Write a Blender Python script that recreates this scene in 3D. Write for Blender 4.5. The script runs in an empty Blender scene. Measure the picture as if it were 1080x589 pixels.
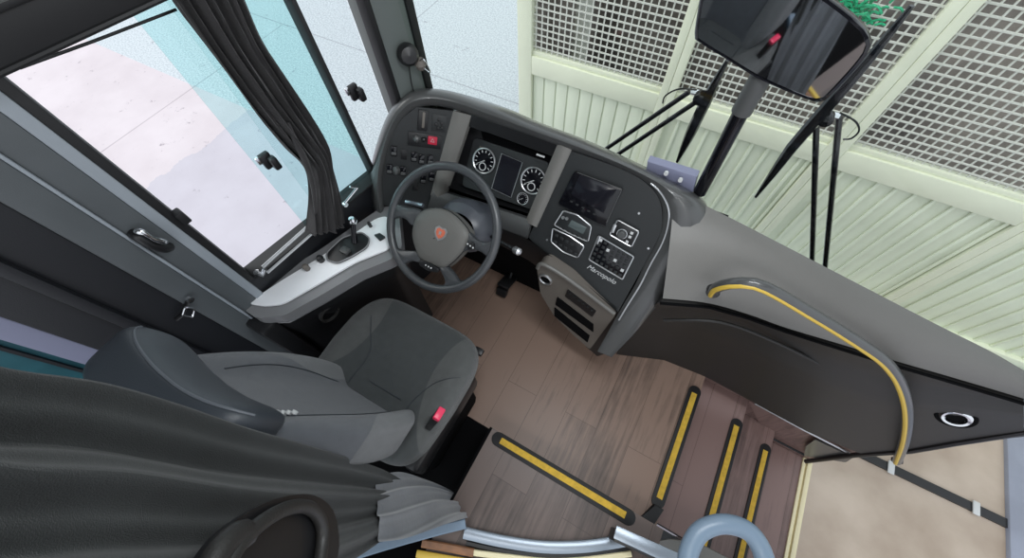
import bpy, bmesh, math, random
from mathutils import Vector, Matrix, Euler
random.seed(4)
PI = math.pi
S = bpy.context.scene
COL = S.collection
R = math.radians

# ------------------------------------------------------------------ camera
FPX = 415.0
def unit(v): return Vector(v).normalized()
_N = unit((15, 228, FPX)); _F = Vector((500, -796, FPX))
_Y = (_F - _N * _F.dot(_N)).normalized()
_X = _Y.cross(-_N)
MW = Matrix((_X, _Y, -_N))            # rows: camera (x right, y down, z ahead) -> world
CAM = Vector((0, 0, 2.0))
cd = bpy.data.cameras.new('camera'); cam = bpy.data.objects.new('camera', cd); COL.objects.link(cam)
cd.sensor_fit = 'HORIZONTAL'; cd.sensor_width = 36.0; cd.lens = FPX / 1080 * 36.0; cd.clip_start = 0.02; cd.clip_end = 200
rx = MW @ Vector((1, 0, 0)); ry = MW @ Vector((0, -1, 0)); rz = MW @ Vector((0, 0, -1))
cam.matrix_world = Matrix(((rx.x, ry.x, rz.x, CAM.x), (rx.y, ry.y, rz.y, CAM.y), (rx.z, ry.z, rz.z, CAM.z), (0, 0, 0, 1)))
S.camera = cam

# ------------------------------------------------------------------ world and light
w = bpy.data.worlds.new('sky'); S.world = w; w.use_nodes = True
wn = w.node_tree.nodes; wl = w.node_tree.links
bg = wn['Background']
tc = wn.new('ShaderNodeTexCoord'); sp = wn.new('ShaderNodeSeparateXYZ'); cr = wn.new('ShaderNodeValToRGB')
wl.new(tc.outputs['Generated'], sp.inputs[0]); wl.new(sp.outputs['Z'], cr.inputs[0]); wl.new(cr.outputs[0], bg.inputs[0])
cr.color_ramp.elements[0].position = 0.0; cr.color_ramp.elements[0].color = (0.80, 0.84, 0.90, 1)
cr.color_ramp.elements[1].position = 0.6; cr.color_ramp.elements[1].color = (0.86, 0.93, 1.0, 1)
bg.inputs[1].default_value = 1.25
def area(name, loc, target, size, power, col=(1, 1, 1)):
    d = bpy.data.lights.new(name, 'AREA'); d.shape = 'RECTANGLE'; d.size = size[0]; d.size_y = size[1]; d.energy = power; d.color = col
    o = bpy.data.objects.new(name, d); COL.objects.link(o); o.location = loc
    o.rotation_euler = (Vector(target) - Vector(loc)).to_track_quat('-Z', 'Y').to_euler(); return o
area('saloon_fill_light', (0.25, -0.75, 2.12), (0.0, 0.45, 0.0), (0.9, 0.25), 4, (1, 0.96, 0.92))  # added fill light from the saloon side, not a real fitting
area('cab_fill_light', (0.05, 0.45, 2.17), (0.05, 0.5, 0.0), (0.8, 0.2), 14, (0.93, 0.97, 1.0))  # added fill light overhead, out of view, brightens the cab
sund = bpy.data.lights.new('sun', 'SUN'); sund.energy = 1.3; sund.angle = R(40); sund.color = (1, 0.97, 0.93)
sun = bpy.data.objects.new('sun', sund); COL.objects.link(sun); sun.rotation_euler = Vector((0.55, 0.35, -0.8)).to_track_quat('-Z', 'Y').to_euler()
S.view_settings.view_transform = 'Standard'; S.view_settings.look = 'None'
S.view_settings.exposure = 0.0; S.view_settings.gamma = 1.0; S.view_settings.use_curve_mapping = False

# ------------------------------------------------------------------ helpers
def ray(x, y): return MW @ Vector((x - 540.0, y - 294.5, FPX))
def zp(x, y, z): r = ray(x, y); return CAM + r * ((z - CAM.z) / r.z)
def yp(x, y, Y): r = ray(x, y); return CAM + r * (Y / r.y)
def xp(x, y, X): r = ray(x, y); return CAM + r * (X / r.x)
def pp(x, y, o, n): r = ray(x, y); return CAM + r * ((Vector(o) - CAM).dot(n) / r.dot(n))
WO = Vector((-1.16, 0, 0)); WN = Vector((1, -0.168, 0)).normalized(); WD = Vector((0.168, 1, 0)).normalized()
def wp(x, y, off=0.0): return pp(x, y, WO + WN * off, WN)       # on the left wall, off metres into the cab
def W(s, z, off=0.0): return WO + WD * s + Vector((0, 0, z)) + WN * off   # left wall by its own metres
def sm(t): t = max(0, min(1, t)); return t * t * (3 - 2 * t)
FN = Vector((0, -1, 0.55)).normalized()
def fc(x): return 0.4025 - 0.225 * sm((-0.74 - x) / 0.34)
def fp(x, y, off=0.0):                                             # on the curved instrument face
    r = ray(x, y); c = 0.4025
    for _ in range(40):
        cc = c - off * math.sqrt(1 + 0.55 ** 2)
        t = (cc + 0.55 * 2.0) / (r.y - 0.55 * r.z); P = CAM + r * t
        c = 0.6 * c + 0.4 * fc(P.x)
    return P

def resample(pts, n, closed=False):
    pts = [Vector(p) for p in pts]
    if closed: pts = pts + [pts[0]]
    d = [0]
    for a, b in zip(pts, pts[1:]): d.append(d[-1] + (b - a).length)
    out = []
    m = n if closed else n - 1
    for i in range(n):
        s = d[-1] * i / m; k = 0
        while k < len(d) - 2 and d[k + 1] < s: k += 1
        L = d[k + 1] - d[k] or 1
        out.append(pts[k].lerp(pts[k + 1], (s - d[k]) / L))
    return out
def smooth_pts(pts, n, closed=False):
    """Catmull-Rom through the points, n samples per span"""
    P = [Vector(p) for p in pts]; m = len(P); out = []
    rng = range(m) if closed else range(m - 1)
    for i in rng:
        if closed: a, b, c, d = P[i - 1], P[i], P[(i + 1) % m], P[(i + 2) % m]
        else: a, b, c, d = P[max(i - 1, 0)], P[i], P[i + 1], P[min(i + 2, m - 1)]
        for k in range(n):
            t = k / n
            out.append(0.5 * ((2 * b) + (c - a) * t + (2 * a - 5 * b + 4 * c - d) * t * t + (3 * b - a - 3 * c + d) * t ** 3))
    if not closed: out.append(P[-1])
    return out
def link(name, bm, m, parent=None, smooth=True):
    me = bpy.data.meshes.new(name); bmesh.ops.recalc_face_normals(bm, faces=bm.faces[:]) if bm.faces else None
    bm.to_mesh(me); bm.free()
    if smooth:
        for p in me.polygons: p.use_smooth = True
    if smooth: 
        try: me.set_sharp_from_angle(angle=R(38))
        except Exception: pass
    me.materials.append(m)
    o = bpy.data.objects.new(name, me); COL.objects.link(o)
    if parent:
        o.parent = parent; o.matrix_parent_inverse = Matrix.Identity(4)
        q = parent; off = Vector((0, 0, 0))
        while q: off += q.location; q = q.parent
        if off.length: me.transform(Matrix.Translation(-off))
    return o
def thing(name, label, cat, loc=(0, 0, 0), group=None):
    o = bpy.data.objects.new(name, None); COL.objects.link(o); o.location = loc; o.empty_display_size = 0.05
    o['label'] = label; o['category'] = cat
    if group: o['group'] = group
    return o
def tag(o, label, cat, group=None):
    o['label'] = label; o['category'] = cat
    if group: o['group'] = group
    return o
def struct(o, label=None):
    o['kind'] = 'structure'
    if label: o['label'] = label
    return o
def bx(bm, lo, hi, mat=None, bev=0.0):
    lo, hi = Vector(lo), Vector(hi)
    vs = [bm.verts.new((x, y, z)) for x in (lo.x, hi.x) for y in (lo.y, hi.y) for z in (lo.z, hi.z)]
    if mat: 
        for v in vs: v.co = mat @ v.co
    fs = [bm.faces.new([vs[i] for i in f]) for f in ((0, 1, 3, 2), (4, 6, 7, 5), (0, 4, 5, 1), (2, 3, 7, 6), (0, 2, 6, 4), (1, 5, 7, 3))]
    if bev:
        es = {e for f in fs for e in f.edges}
        bmesh.ops.bevel(bm, geom=list(es), offset=bev, segments=2, profile=0.5, affect='EDGES')
    return bm
def box(lo, hi, mat=None, bev=0.0): return bx(bmesh.new(), lo, hi, mat, bev)
def grid(rows, bm=None, close_u=False, close_v=False):
    """rows: list of equal-length point lists -> quad sheet"""
    bm = bm or bmesh.new()
    V = [[bm.verts.new(p) for p in r] for r in rows]
    nr, nc = len(V), len(V[0])
    for i in range(nr if close_v else nr - 1):
        for j in range(nc if close_u else nc - 1):
            a, b, c, d = V[i][j], V[i][(j + 1) % nc], V[(i + 1) % nr][(j + 1) % nc], V[(i + 1) % nr][j]
            try: bm.faces.new((a, b, c, d))
            except ValueError: pass
    return bm
def slab(rows, n, th, bm=None):
    """a sheet given thickness th along -n"""
    n = Vector(n)
    back = [[p - n * th for p in r] for r in rows]
    bm = bm or bmesh.new()
    V = [[bm.verts.new(p) for p in r] for r in rows]; B = [[bm.verts.new(p) for p in r] for r in back]
    nr, nc = len(V), len(V[0])
    for i in range(nr - 1):
        for j in range(nc - 1):
            bm.faces.new((V[i][j], V[i][j + 1], V[i + 1][j + 1], V[i + 1][j]))
            bm.faces.new((B[i][j], B[i + 1][j], B[i + 1][j + 1], B[i][j + 1]))
    for i in range(nr - 1):
        bm.faces.new((V[i][0], V[i + 1][0], B[i + 1][0], B[i][0])); bm.faces.new((V[i][-1], B[i][-1], B[i + 1][-1], V[i + 1][-1]))
    for j in range(nc - 1):
        bm.faces.new((V[0][j], B[0][j], B[0][j + 1], V[0][j + 1])); bm.faces.new((V[-1][j], V[-1][j + 1], B[-1][j + 1], B[-1][j]))
    return bm
def prism(poly, n, th, bm=None, bev=0.0):
    """polygon raised by th along n (closed solid)"""
    n = Vector(n).normalized(); bm = bm or bmesh.new()
    a = [bm.verts.new(p) for p in poly]; b = [bm.verts.new(Vector(p) + n * th) for p in poly]
    k = len(poly)
    bot = bm.faces.new(a[::-1]); top = bm.faces.new(b)
    for i in range(k): bm.faces.new((a[i], a[(i + 1) % k], b[(i + 1) % k], b[i]))
    if bev: bmesh.ops.bevel(bm, geom=list(top.edges), offset=bev, segments=2, profile=0.5, affect='EDGES')
    return bm
def frames(pts, closed=False):
    T = []
    k = len(pts)
    for i in range(k):
        a = pts[i - 1] if (i > 0 or closed) else pts[0]; b = pts[(i + 1) % k] if (i < k - 1 or closed) else pts[-1]
        T.append((b - a).normalized())
    return T
def tube(pts, r, seg=10, closed=False, bm=None, caps=True, flat=1.0, up=None):
    pts = [Vector(p) for p in pts]; bm = bm or bmesh.new(); T = frames(pts, closed)
    ref = Vector(up) if up else (Vector((0, 0, 1)) if abs(T[0].z) < 0.9 else Vector((1, 0, 0)))
    u = T[0].cross(ref).normalized(); rings = []
    for i, p in enumerate(pts):
        t = T[i]
        if up: u = t.cross(Vector(up)).normalized()
        else: u = (u - t * u.dot(t)).normalized()
        v = t.cross(u)
        rr = r[i] if isinstance(r, (list, tuple)) else r
        rings.append([bm.verts.new(p + u * math.cos(2 * PI * k / seg) * rr + v * math.sin(2 * PI * k / seg) * rr * flat) for k in range(seg)])
    k = len(rings)
    for i in range(k if closed else k - 1):
        A, B = rings[i], rings[(i + 1) % k]
        for j in range(seg): bm.faces.new((A[j], A[(j + 1) % seg], B[(j + 1) % seg], B[j]))
    if caps and not closed: bm.faces.new(rings[0][::-1]); bm.faces.new(rings[-1])
    return bm
def cyl(p, n, r, h, seg=24, bm=None, r2=None, bev=0.0):
    p = Vector(p); n = Vector(n).normalized(); bm = bm or bmesh.new()
    u = n.orthogonal().normalized(); v = n.cross(u); r2 = r if r2 is None else r2
    a = [bm.verts.new(p + (u * math.cos(2 * PI * k / seg) + v * math.sin(2 * PI * k / seg)) * r) for k in range(seg)]
    b = [bm.verts.new(p + n * h + (u * math.cos(2 * PI * k / seg) + v * math.sin(2 * PI * k / seg)) * r2) for k in range(seg)]
    bm.faces.new(a[::-1]); top = bm.faces.new(b)
    for k in range(seg): bm.faces.new((a[k], a[(k + 1) % seg], b[(k + 1) % seg], b[k]))
    if bev: bmesh.ops.bevel(bm, geom=list(top.edges), offset=bev, segments=2, profile=0.5, affect='EDGES')
    return bm
def ring(p, n, r, t, bm=None, seg=32):
    p = Vector(p); n = Vector(n).normalized(); u = n.orthogonal().normalized(); v = n.cross(u)
    return tube([p + (u * math.cos(2 * PI * k / seg) + v * math.sin(2 * PI * k / seg)) * r for k in range(seg)], t, 8, True, bm)
def lathe(p, n, prof, seg=28, bm=None):
    p = Vector(p); n = Vector(n).normalized(); bm = bm or bmesh.new(); u = n.orthogonal().normalized(); v = n.cross(u)
    rows = [[p + n * h + (u * math.cos(2 * PI * k / seg) + v * math.sin(2 * PI * k / seg)) * rr for k in range(seg)] for rr, h in prof]
    return grid(rows, bm, close_u=True)
def rounded(poly, rad, n=4):
    """round the corners of a planar polygon"""
    P = [Vector(p) for p in poly]; out = []; m = len(P)
    for i in range(m):
        a, b, c = P[i - 1], P[i], P[(i + 1) % m]
        r1 = min(rad, (a - b).length * .45, (c - b).length * .45)
        p0 = b + (a - b).normalized() * r1; p2 = b + (c - b).normalized() * r1
        for k in range(n + 1):
            t = k / n; out.append(p0.lerp(b, t).lerp(b.lerp(p2, t), t))
    return out

# ------------------------------------------------------------------ materials
def mat(name, col, rough=0.6, metal=0.0, var=0.0, vscale=8.0, bump=0.0, bscale=200.0, spec=0.5, col2=None, coat=0.0, sheen=0.0, emit=None):
    m = bpy.data.materials.new(name); m.use_nodes = True; nt = m.node_tree; n = nt.nodes; l = nt.links; b = n['Principled BSDF']
    b.inputs['Base Color'].default_value = (*col, 1); b.inputs['Roughness'].default_value = rough; b.inputs['Metallic'].default_value = metal
    b.inputs['Specular IOR Level'].default_value = spec
    if coat: b.inputs['Coat Weight'].default_value = coat
    if sheen: b.inputs['Sheen Weight'].default_value = sheen
    t = n.new('ShaderNodeTexCoord')
    if var or col2:
        no = n.new('ShaderNodeTexNoise'); no.inputs['Scale'].default_value = vscale; no.inputs['Detail'].default_value = 6; l.new(t.outputs['Object'], no.inputs['Vector'])
        rp = n.new('ShaderNodeValToRGB'); rp.color_ramp.elements[0].position = .35; rp.color_ramp.elements[1].position = .65
        c2 = col2 or tuple(min(1, c * (1 + var)) for c in col); c1 = col if col2 else tuple(c * (1 - var) for c in col)
        rp.color_ramp.elements[0].color = (*c1, 1); rp.color_ramp.elements[1].color = (*c2, 1)
        l.new(no.outputs['Fac'], rp.inputs[0]); l.new(rp.outputs[0], b.inputs['Base Color'])
    if bump:
        nb = n.new('ShaderNodeTexNoise'); nb.inputs['Scale'].default_value = bscale; nb.inputs['Detail'].default_value = 3; l.new(t.outputs['Object'], nb.inputs['Vector'])
        bu = n.new('ShaderNodeBump'); bu.inputs['Strength'].default_value = bump; bu.inputs['Distance'].default_value = 0.002; l.new(nb.outputs['Fac'], bu.inputs['Height']); l.new(bu.outputs[0], b.inputs['Normal'])
    if emit: b.inputs['Emission Color'].default_value = (*emit[:3], 1); b.inputs['Emission Strength'].default_value = emit[3]
    return m
def wood_mat(name, c1, c2, along='Y', pw=0.16, pl=1.1, rough=0.42):
    """wood-plank vinyl: planks run along one axis"""
    m = bpy.data.materials.new(name); m.use_nodes = True; nt = m.node_tree; n = nt.nodes; l = nt.links; b = n['Principled BSDF']; b.inputs['Roughness'].default_value = rough
    t = n.new('ShaderNodeTexCoord'); mp = n.new('ShaderNodeMapping'); l.new(t.outputs['Object'], mp.inputs[0])
    if along == 'Y': mp.inputs['Rotation'].default_value = (0, 0, PI / 2)
    br = n.new('ShaderNodeTexBrick'); br.inputs['Scale'].default_value = 1.0; br.inputs['Brick Width'].default_value = pl; br.inputs['Row Height'].default_value = pw
    br.inputs['Mortar Size'].default_value = 0.0012; br.inputs['Mortar Smooth'].default_value = 0.3; br.offset = 0.37
    br.inputs['Color1'].default_value = (0, 0, 0, 1); br.inputs['Color2'].default_value = (1, 1, 1, 1); br.inputs['Mortar'].default_value = (0.5, 0.5, 0.5, 1)
    l.new(mp.outputs[0], br.inputs['Vector'])
    st = n.new('ShaderNodeMapping'); l.new(mp.outputs[0], st.inputs[0]); st.inputs['Scale'].default_value = (3, 45, 10)
    no = n.new('ShaderNodeTexNoise'); no.inputs['Scale'].default_value = 1.0; no.inputs['Detail'].default_value = 8; no.inputs['Roughness'].default_value = .65; l.new(st.outputs[0], no.inputs['Vector'])
    n2 = n.new('ShaderNodeTexNoise'); n2.inputs['Scale'].default_value = 5; n2.inputs['Detail'].default_value = 5; l.new(t.outputs['Object'], n2.inputs['Vector'])
    a = n.new('ShaderNodeMath'); a.operation = 'MULTIPLY_ADD'; l.new(br.outputs['Color'], a.inputs[0]); a.inputs[1].default_value = 0.35; l.new(no.outputs['Fac'], a.inputs[2])
    a2 = n.new('ShaderNodeMath'); a2.operation = 'MULTIPLY_ADD'; l.new(n2.outputs['Fac'], a2.inputs[0]); a2.inputs[1].default_value = 0.5; l.new(a.outputs[0], a2.inputs[2])
    rp = n.new('ShaderNodeValToRGB'); rp.color_ramp.elements[0].position = .5; rp.color_ramp.elements[1].position = 1.25 / 1.35
    rp.color_ramp.elements[0].color = (*c1, 1); rp.color_ramp.elements[1].color = (*c2, 1); l.new(a2.outputs[0], rp.inputs[0])
    mx = n.new('ShaderNodeMixRGB'); mx.blend_type = 'MULTIPLY'; l.new(br.outputs['Fac'], mx.inputs[0]); l.new(rp.outputs[0], mx.inputs[1]); mx.inputs[2].default_value = (.45, .42, .4, 1)
    l.new(mx.outputs[0], b.inputs['Base Color'])
    return m
def glass_mat(name, tint, refl=0.6):
    m = bpy.data.materials.new(name); m.use_nodes = True; nt = m.node_tree; n = nt.nodes; l = nt.links
    n.remove(n['Principled BSDF']); o = n['Material Output']
    tr = n.new('ShaderNodeBsdfTransparent'); tr.inputs[0].default_value = (*tint, 1); gl = n.new('ShaderNodeBsdfGlossy'); gl.inputs['Roughness'].default_value = 0.02; gl.inputs[0].default_value = (refl, refl, refl, 1)
    fr = n.new('ShaderNodeFresnel'); ge = n.new('ShaderNodeNewGeometry'); im = n.new('ShaderNodeMath'); im.operation = 'MULTIPLY_ADD'; l.new(ge.outputs['Backfacing'], im.inputs[0]); im.inputs[1].default_value = 1 / 1.45 - 1.45; im.inputs[2].default_value = 1.45; l.new(im.outputs[0], fr.inputs[0]); mx = n.new('ShaderNodeMixShader'); l.new(fr.outputs[0], mx.inputs[0]); l.new(tr.outputs[0], mx.inputs[1]); l.new(gl.outputs[0], mx.inputs[2]); l.new(mx.outputs[0], o.inputs[0])
    return m
M = {}
M['dash'] = mat('moulded_charcoal_plastic', (.060, .062, .062), .42, bump=.35, bscale=500, var=.06)
M['rim'] = mat('satin_grey_plastic', (.066, .067, .067), .30, bump=.2, bscale=500, coat=.3)
M['shelf'] = mat('warm_grey_plastic', (.145, .140, .130), .45, bump=.3, bscale=400, var=.05, vscale=3)
M['face'] = mat('dark_panel_plastic', (.015, .017, .018), .5, bump=.3, bscale=500)
M['black'] = mat('black_plastic', (.008, .008, .009), .4)
M['gloss'] = mat('gloss_black', (.004, .004, .006), .12)
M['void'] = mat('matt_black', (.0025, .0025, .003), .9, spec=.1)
M['lower'] = mat('dark_lower_trim', (.018, .017, .016), .5, bump=.3, bscale=300)
M['vent'] = mat('grey_brown_plastic', (.13, .115, .10), .45, bump=.2, bscale=400)
M['bezel'] = mat('silver_bezel', (.55, .56, .57), .3, metal=.85)
M['chrome'] = mat('chrome', (.75, .76, .78), .16, metal=1)
M['alu'] = mat('brushed_aluminium', (.30, .34, .39), .35, metal=.7, bump=.1, bscale=90)
M['wheel'] = mat('wheel_leather', (.045, .048, .052), .30, bump=.25, bscale=900, coat=.15)
M['hub'] = mat('wheel_hub_grey', (.115, .112, .104), .5, bump=.3, bscale=700)
M['col'] = mat('column_shroud_grey', (.055, .060, .072), .38)
M['seat'] = mat('charcoal_woven_fabric', (.045, .05, .052), .92, bump=.9, bscale=900, sheen=.3, var=.12, vscale=30)
M['seat2'] = mat('grey_woven_fabric', (.085, .087, .088), .9, bump=.9, bscale=900, sheen=.3, var=.12, vscale=30)
def two_tone(name, c1, c2, x0, k0, k1, kz, rough, axis):
    m = mat(name, c1, rough, bump=.8, bscale=900, sheen=.2); nt = m.node_tree; n = nt.nodes; l = nt.links; b = n['Principled BSDF']
    t = n.new('ShaderNodeTexCoord'); s_ = n.new('ShaderNodeSeparateXYZ'); l.new(t.outputs['Object'], s_.inputs[0])
    def mth(op, a_, b_):
        q = n.new('ShaderNodeMath'); q.operation = op
        for i_, v_ in enumerate((a_, b_)):
            if isinstance(v_, (int, float)): q.inputs[i_].default_value = v_
            else: l.new(v_, q.inputs[i_])
        return q.outputs[0]
    ax = mth('ABSOLUTE', mth('SUBTRACT', s_.outputs['X'], x0), 0)
    d = mth('SUBTRACT', s_.outputs[axis], kz); edge = mth('ADD', k0, mth('MULTIPLY', mth('MULTIPLY', d, d), k1))
    g_ = mth('MULTIPLY', mth('SUBTRACT', ax, edge), 250.0); q = n.new('ShaderNodeClamp'); l.new(g_, q.inputs[0])
    no = n.new('ShaderNodeTexNoise'); no.inputs['Scale'].default_value = 35; no.inputs['Detail'].default_value = 5; l.new(t.outputs['Object'], no.inputs['Vector'])
    mx = n.new('ShaderNodeMixRGB'); l.new(q.outputs[0], mx.inputs[0]); mx.inputs[1].default_value = (*c1, 1); mx.inputs[2].default_value = (*c2, 1)
    m2 = n.new('ShaderNodeMixRGB'); m2.blend_type = 'MULTIPLY'; m2.inputs[0].default_value = .35; l.new(mx.outputs[0], m2.inputs[1]); l.new(no.outputs['Fac'], m2.inputs[2]); l.new(m2.outputs[0], b.inputs['Base Color'])
    return m
M['cushion'] = two_tone('cushion_two_tone_fabric', (.060, .066, .067), (.105, .108, .106), -.005, .150, 1.4, .12, .9, 'Y')
M['backcloth'] = two_tone('backrest_two_tone_fabric', (.085, .092, .105), (.15, .155, .16), 0.0, .125, .9, .60, .85, 'Z')
M['vinyl'] = mat('dark_blue_grey_vinyl', (.032, .038, .046), .42, bump=.3, bscale=600)
M['vinyl2'] = mat('mid_blue_grey_vinyl', (.095, .105, .12), .5, bump=.4, bscale=600)
M['red'] = mat('red_plastic', (.75, .03, .10), .35)
M['curt'] = mat('charcoal_curtain_cloth', (.016, .0185, .0185), .85, bump=.8, bscale=700, sheen=.12, var=.12, vscale=20)
M['wcurt'] = mat('brown_black_curtain_cloth', (.022, .020, .021), .85, bump=.8, bscale=500, sheen=.15, var=.15, vscale=25)
M['satin'] = mat('grey_lining_cloth', (.15, .16, .175), .42, var=.1, bump=.3, bscale=60, sheen=.4)
M['wall'] = mat('grey_wall_laminate', (.075, .084, .090), .5, bump=.2, bscale=500, var=.05)
M['walld'] = mat('dark_wall_trim', (.009, .010, .013), .5, bump=.2, bscale=400)
M['wedge'] = mat('pale_grey_edge', (.27, .30, .33), .4, bump=.15, bscale=300)
M['rubber'] = mat('black_rubber', (.006, .006, .007), .6)
M['lav'] = mat('lavender_grey_panel', (.20, .21, .30), .45)
M['teal'] = mat('teal_panel', (.025, .10, .125), .3, var=.15, vscale=12)
M['ceil'] = mat('grey_headliner', (.13, .135, .13), .85, bump=.3, bscale=200)
M['pillar'] = mat('green_grey_pillar_trim', (.10, .115, .11), .5, bump=.2, bscale=300)
M['silvertop'] = mat('glare_white_console_lid', (.90, .91, .93), .28, bump=.1, bscale=300)  # near-white base colour paints in the window glare on the silver lid
M['conside'] = mat('console_side_grey', (.20, .20, .205), .3)
M['yellow'] = mat('yellow_grip_tape', (.62, .39, .04), .75, bump=.9, bscale=600, var=.12, vscale=60)
M['yel2'] = mat('yellow_stripe', (.62, .42, .06), .5)
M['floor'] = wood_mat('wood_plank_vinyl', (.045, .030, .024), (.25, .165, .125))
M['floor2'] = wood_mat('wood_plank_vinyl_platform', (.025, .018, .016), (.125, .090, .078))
M['floor3'] = wood_mat('wood_plank_vinyl_steps', (.075, .045, .040), (.22, .14, .125), pw=.13)
M['woodtrim'] = mat('brown_wood_trim', (.20, .09, .04), .35, var=.3, vscale=20)
M['cream'] = mat('cream_trim', (.78, .70, .45), .45)
M['blueplastic'] = mat('blue_grey_plastic', (.16, .22, .29), .38, bump=.1, bscale=200)
M['fence'] = mat('pale_green_paint', (.80, .82, .65), .5, var=.04, vscale=3)
M['fence2'] = mat('pale_green_siding', (.75, .79, .64), .5, var=.05, vscale=2)
M['wire'] = mat('galvanised_wire', (.66, .66, .60), .5)
M['store'] = mat('dim_store_wall', (.22, .19, .17), .8, var=.5, vscale=1.8)
M['greennet'] = mat('green_netting', (.03, .42, .20), .8, var=.3, vscale=60)
M['glass'] = glass_mat('windscreen_glass', (.93, .97, .95))
M['tealglass'] = glass_mat('teal_tinted_glass', (.84, .975, .975))
M['tealglass2'] = glass_mat('pale_teal_glass', (.95, .99, .99))
M['clear'] = glass_mat('clear_glass', (.97, .98, .98))
mm = mat('mirror_silver', (.75, .77, .8), .03, metal=1); M['mirror'] = mm
M['screen'] = mat('dark_screen', (.010, .010, .014), .14)
M['lcd'] = mat('grey_display', (.09, .11, .11), .25)
M['mark'] = mat('white_marking', (.55, .56, .56), .5)
M['crest'] = mat('orange_red_crest', (.55, .13, .07), .4)
# ground: concrete, pinkish slabs at the bus side, grey asphalt ahead
def ground_mat():
    m = bpy.data.materials.new('yard_ground'); m.use_nodes = True; nt = m.node_tree; n = nt.nodes; l = nt.links; b = n['Principled BSDF']; b.inputs['Roughness'].default_value = .85
    t = n.new('ShaderNodeTexCoord'); no = n.new('ShaderNodeTexNoise'); no.inputs['Scale'].default_value = 1.3; no.inputs['Detail'].default_value = 8; no.inputs['Roughness'].default_value = .6; l.new(t.outputs['Object'], no.inputs['Vector'])
    rp = n.new('ShaderNodeValToRGB'); rp.color_ramp.elements[0].position = .3; rp.color_ramp.elements[0].color = (.60, .53, .55, 1); rp.color_ramp.elements[1].position = .62; rp.color_ramp.elements[1].color = (.68, .61, .63, 1); l.new(no.outputs['Fac'], rp.inputs[0])
    nf = n.new('ShaderNodeTexNoise'); nf.inputs['Scale'].default_value = 45; nf.inputs['Detail'].default_value = 4; l.new(t.outputs['Object'], nf.inputs['Vector'])
    ra = n.new('ShaderNodeValToRGB'); ra.color_ramp.elements[0].position = .35; ra.color_ramp.elements[0].color = (.42, .46, .49, 1); ra.color_ramp.elements[1].position = .6; ra.color_ramp.elements[1].color = (.62, .66, .68, 1); l.new(nf.outputs['Fac'], ra.inputs[0])
    s = n.new('ShaderNodeSeparateXYZ'); l.new(t.outputs['Object'], s.inputs[0])
    g = n.new('ShaderNodeMath'); g.operation = 'GREATER_THAN'; g.inputs[1].default_value = 2.05; l.new(s.outputs['Y'], g.inputs[0])
    wv = n.new('ShaderNodeMath'); wv.operation = 'MULTIPLY_ADD'; l.new(no.outputs['Fac'], wv.inputs[0]); wv.inputs[1].default_value = .9; l.new(s.outputs['X'], wv.inputs[2])
    g2 = n.new('ShaderNodeMath'); g2.operation = 'GREATER_THAN'; g2.inputs[1].default_value = -4.65; l.new(wv.outputs[0], g2.inputs[0])
    gp_ = n.new('ShaderNodeMixRGB'); gp_.blend_type = 'MULTIPLY'; l.new(g2.outputs[0], gp_.inputs[0]); l.new(rp.outputs[0], gp_.inputs[1]); gp_.inputs[2].default_value = (.84, .88, .93, 1)
    mx = n.new('ShaderNodeMixRGB'); l.new(g.outputs[0], mx.inputs[0]); l.new(gp_.outputs[0], mx.inputs[1]); l.new(ra.outputs[0], mx.inputs[2])
    # slab joints
    br = n.new('ShaderNodeTexBrick'); br.inputs['Brick Width'].default_value = 2.6; br.inputs['Row Height'].default_value = 2.2; br.inputs['Scale'].default_value = 1; br.inputs['Mortar Size'].default_value = .006; br.offset = .4; br.inputs['Scale'].default_value = .6
    l.new(t.outputs['Object'], br.inputs['Vector']); m2 = n.new('ShaderNodeMixRGB'); m2.blend_type = 'MULTIPLY'; l.new(br.outputs['Fac'], m2.inputs[0]); l.new(mx.outputs[0], m2.inputs[1]); m2.inputs[2].default_value = (.72, .70, .72, 1)
    # dark scuffs
    ns = n.new('ShaderNodeTexNoise'); ns.inputs['Scale'].default_value = 7; ns.inputs['Detail'].default_value = 9; ns.inputs['Roughness'].default_value = .75; l.new(t.outputs['Object'], ns.inputs['Vector'])
    rs = n.new('ShaderNodeValToRGB'); rs.color_ramp.elements[0].position = .31; rs.color_ramp.elements[0].color = (.5, .46, .5, 1); rs.color_ramp.elements[1].position = .38; rs.color_ramp.elements[1].color = (1, 1, 1, 1); l.new(ns.outputs['Fac'], rs.inputs[0])
    m3 = n.new('ShaderNodeMixRGB'); m3.blend_type = 'MULTIPLY'; m3.inputs[0].default_value = 1; l.new(m2.outputs[0], m3.inputs[1]); l.new(rs.outputs[0], m3.inputs[2]); l.new(m3.outputs[0], b.inputs['Base Color'])
    return m
M['ground'] = ground_mat()
M['slab'] = mat('beige_concrete_shaded', (.37, .29, .225), .6, col2=(.52, .43, .35), vscale=2.2, bump=.3, bscale=60)  # base colours lowered to carry the shadow at the door
M['kerb'] = mat('blue_grey_kerb', (.27, .29, .36), .6, var=.08, vscale=4)

# ================================================================== SETTING OUTSIDE
GZ = -1.2
struct(link('ground', box((-14, -3, GZ - .1), (14, 14, GZ)), M['ground']))
struct(link('floor_yard_slab', box((1.5, .1, GZ), (2.86, 2.6, GZ + .02)), M['slab']))
kb = struct(link('trim_kerb', box((2.86, -.5, GZ), (4.2, 2.6, GZ + .05), bev=.01), M['kerb']))
# joint between the slabs with white clips
dj = thing('drain_channel', 'dark narrow channel with white clips running across the beige concrete outside the door', 'drain', (2.1, 1.40, GZ + .02))
link('channel', box((1.7, 1.375, GZ + .02), (2.86, 1.435, GZ + .035)), M['black'], dj)
for cx in (2.17, 2.68):
    link('clip', box((cx - .02, 1.36, GZ + .035), (cx + .02, 1.45, GZ + .045), bev=.003), M['mark'], dj)

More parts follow.
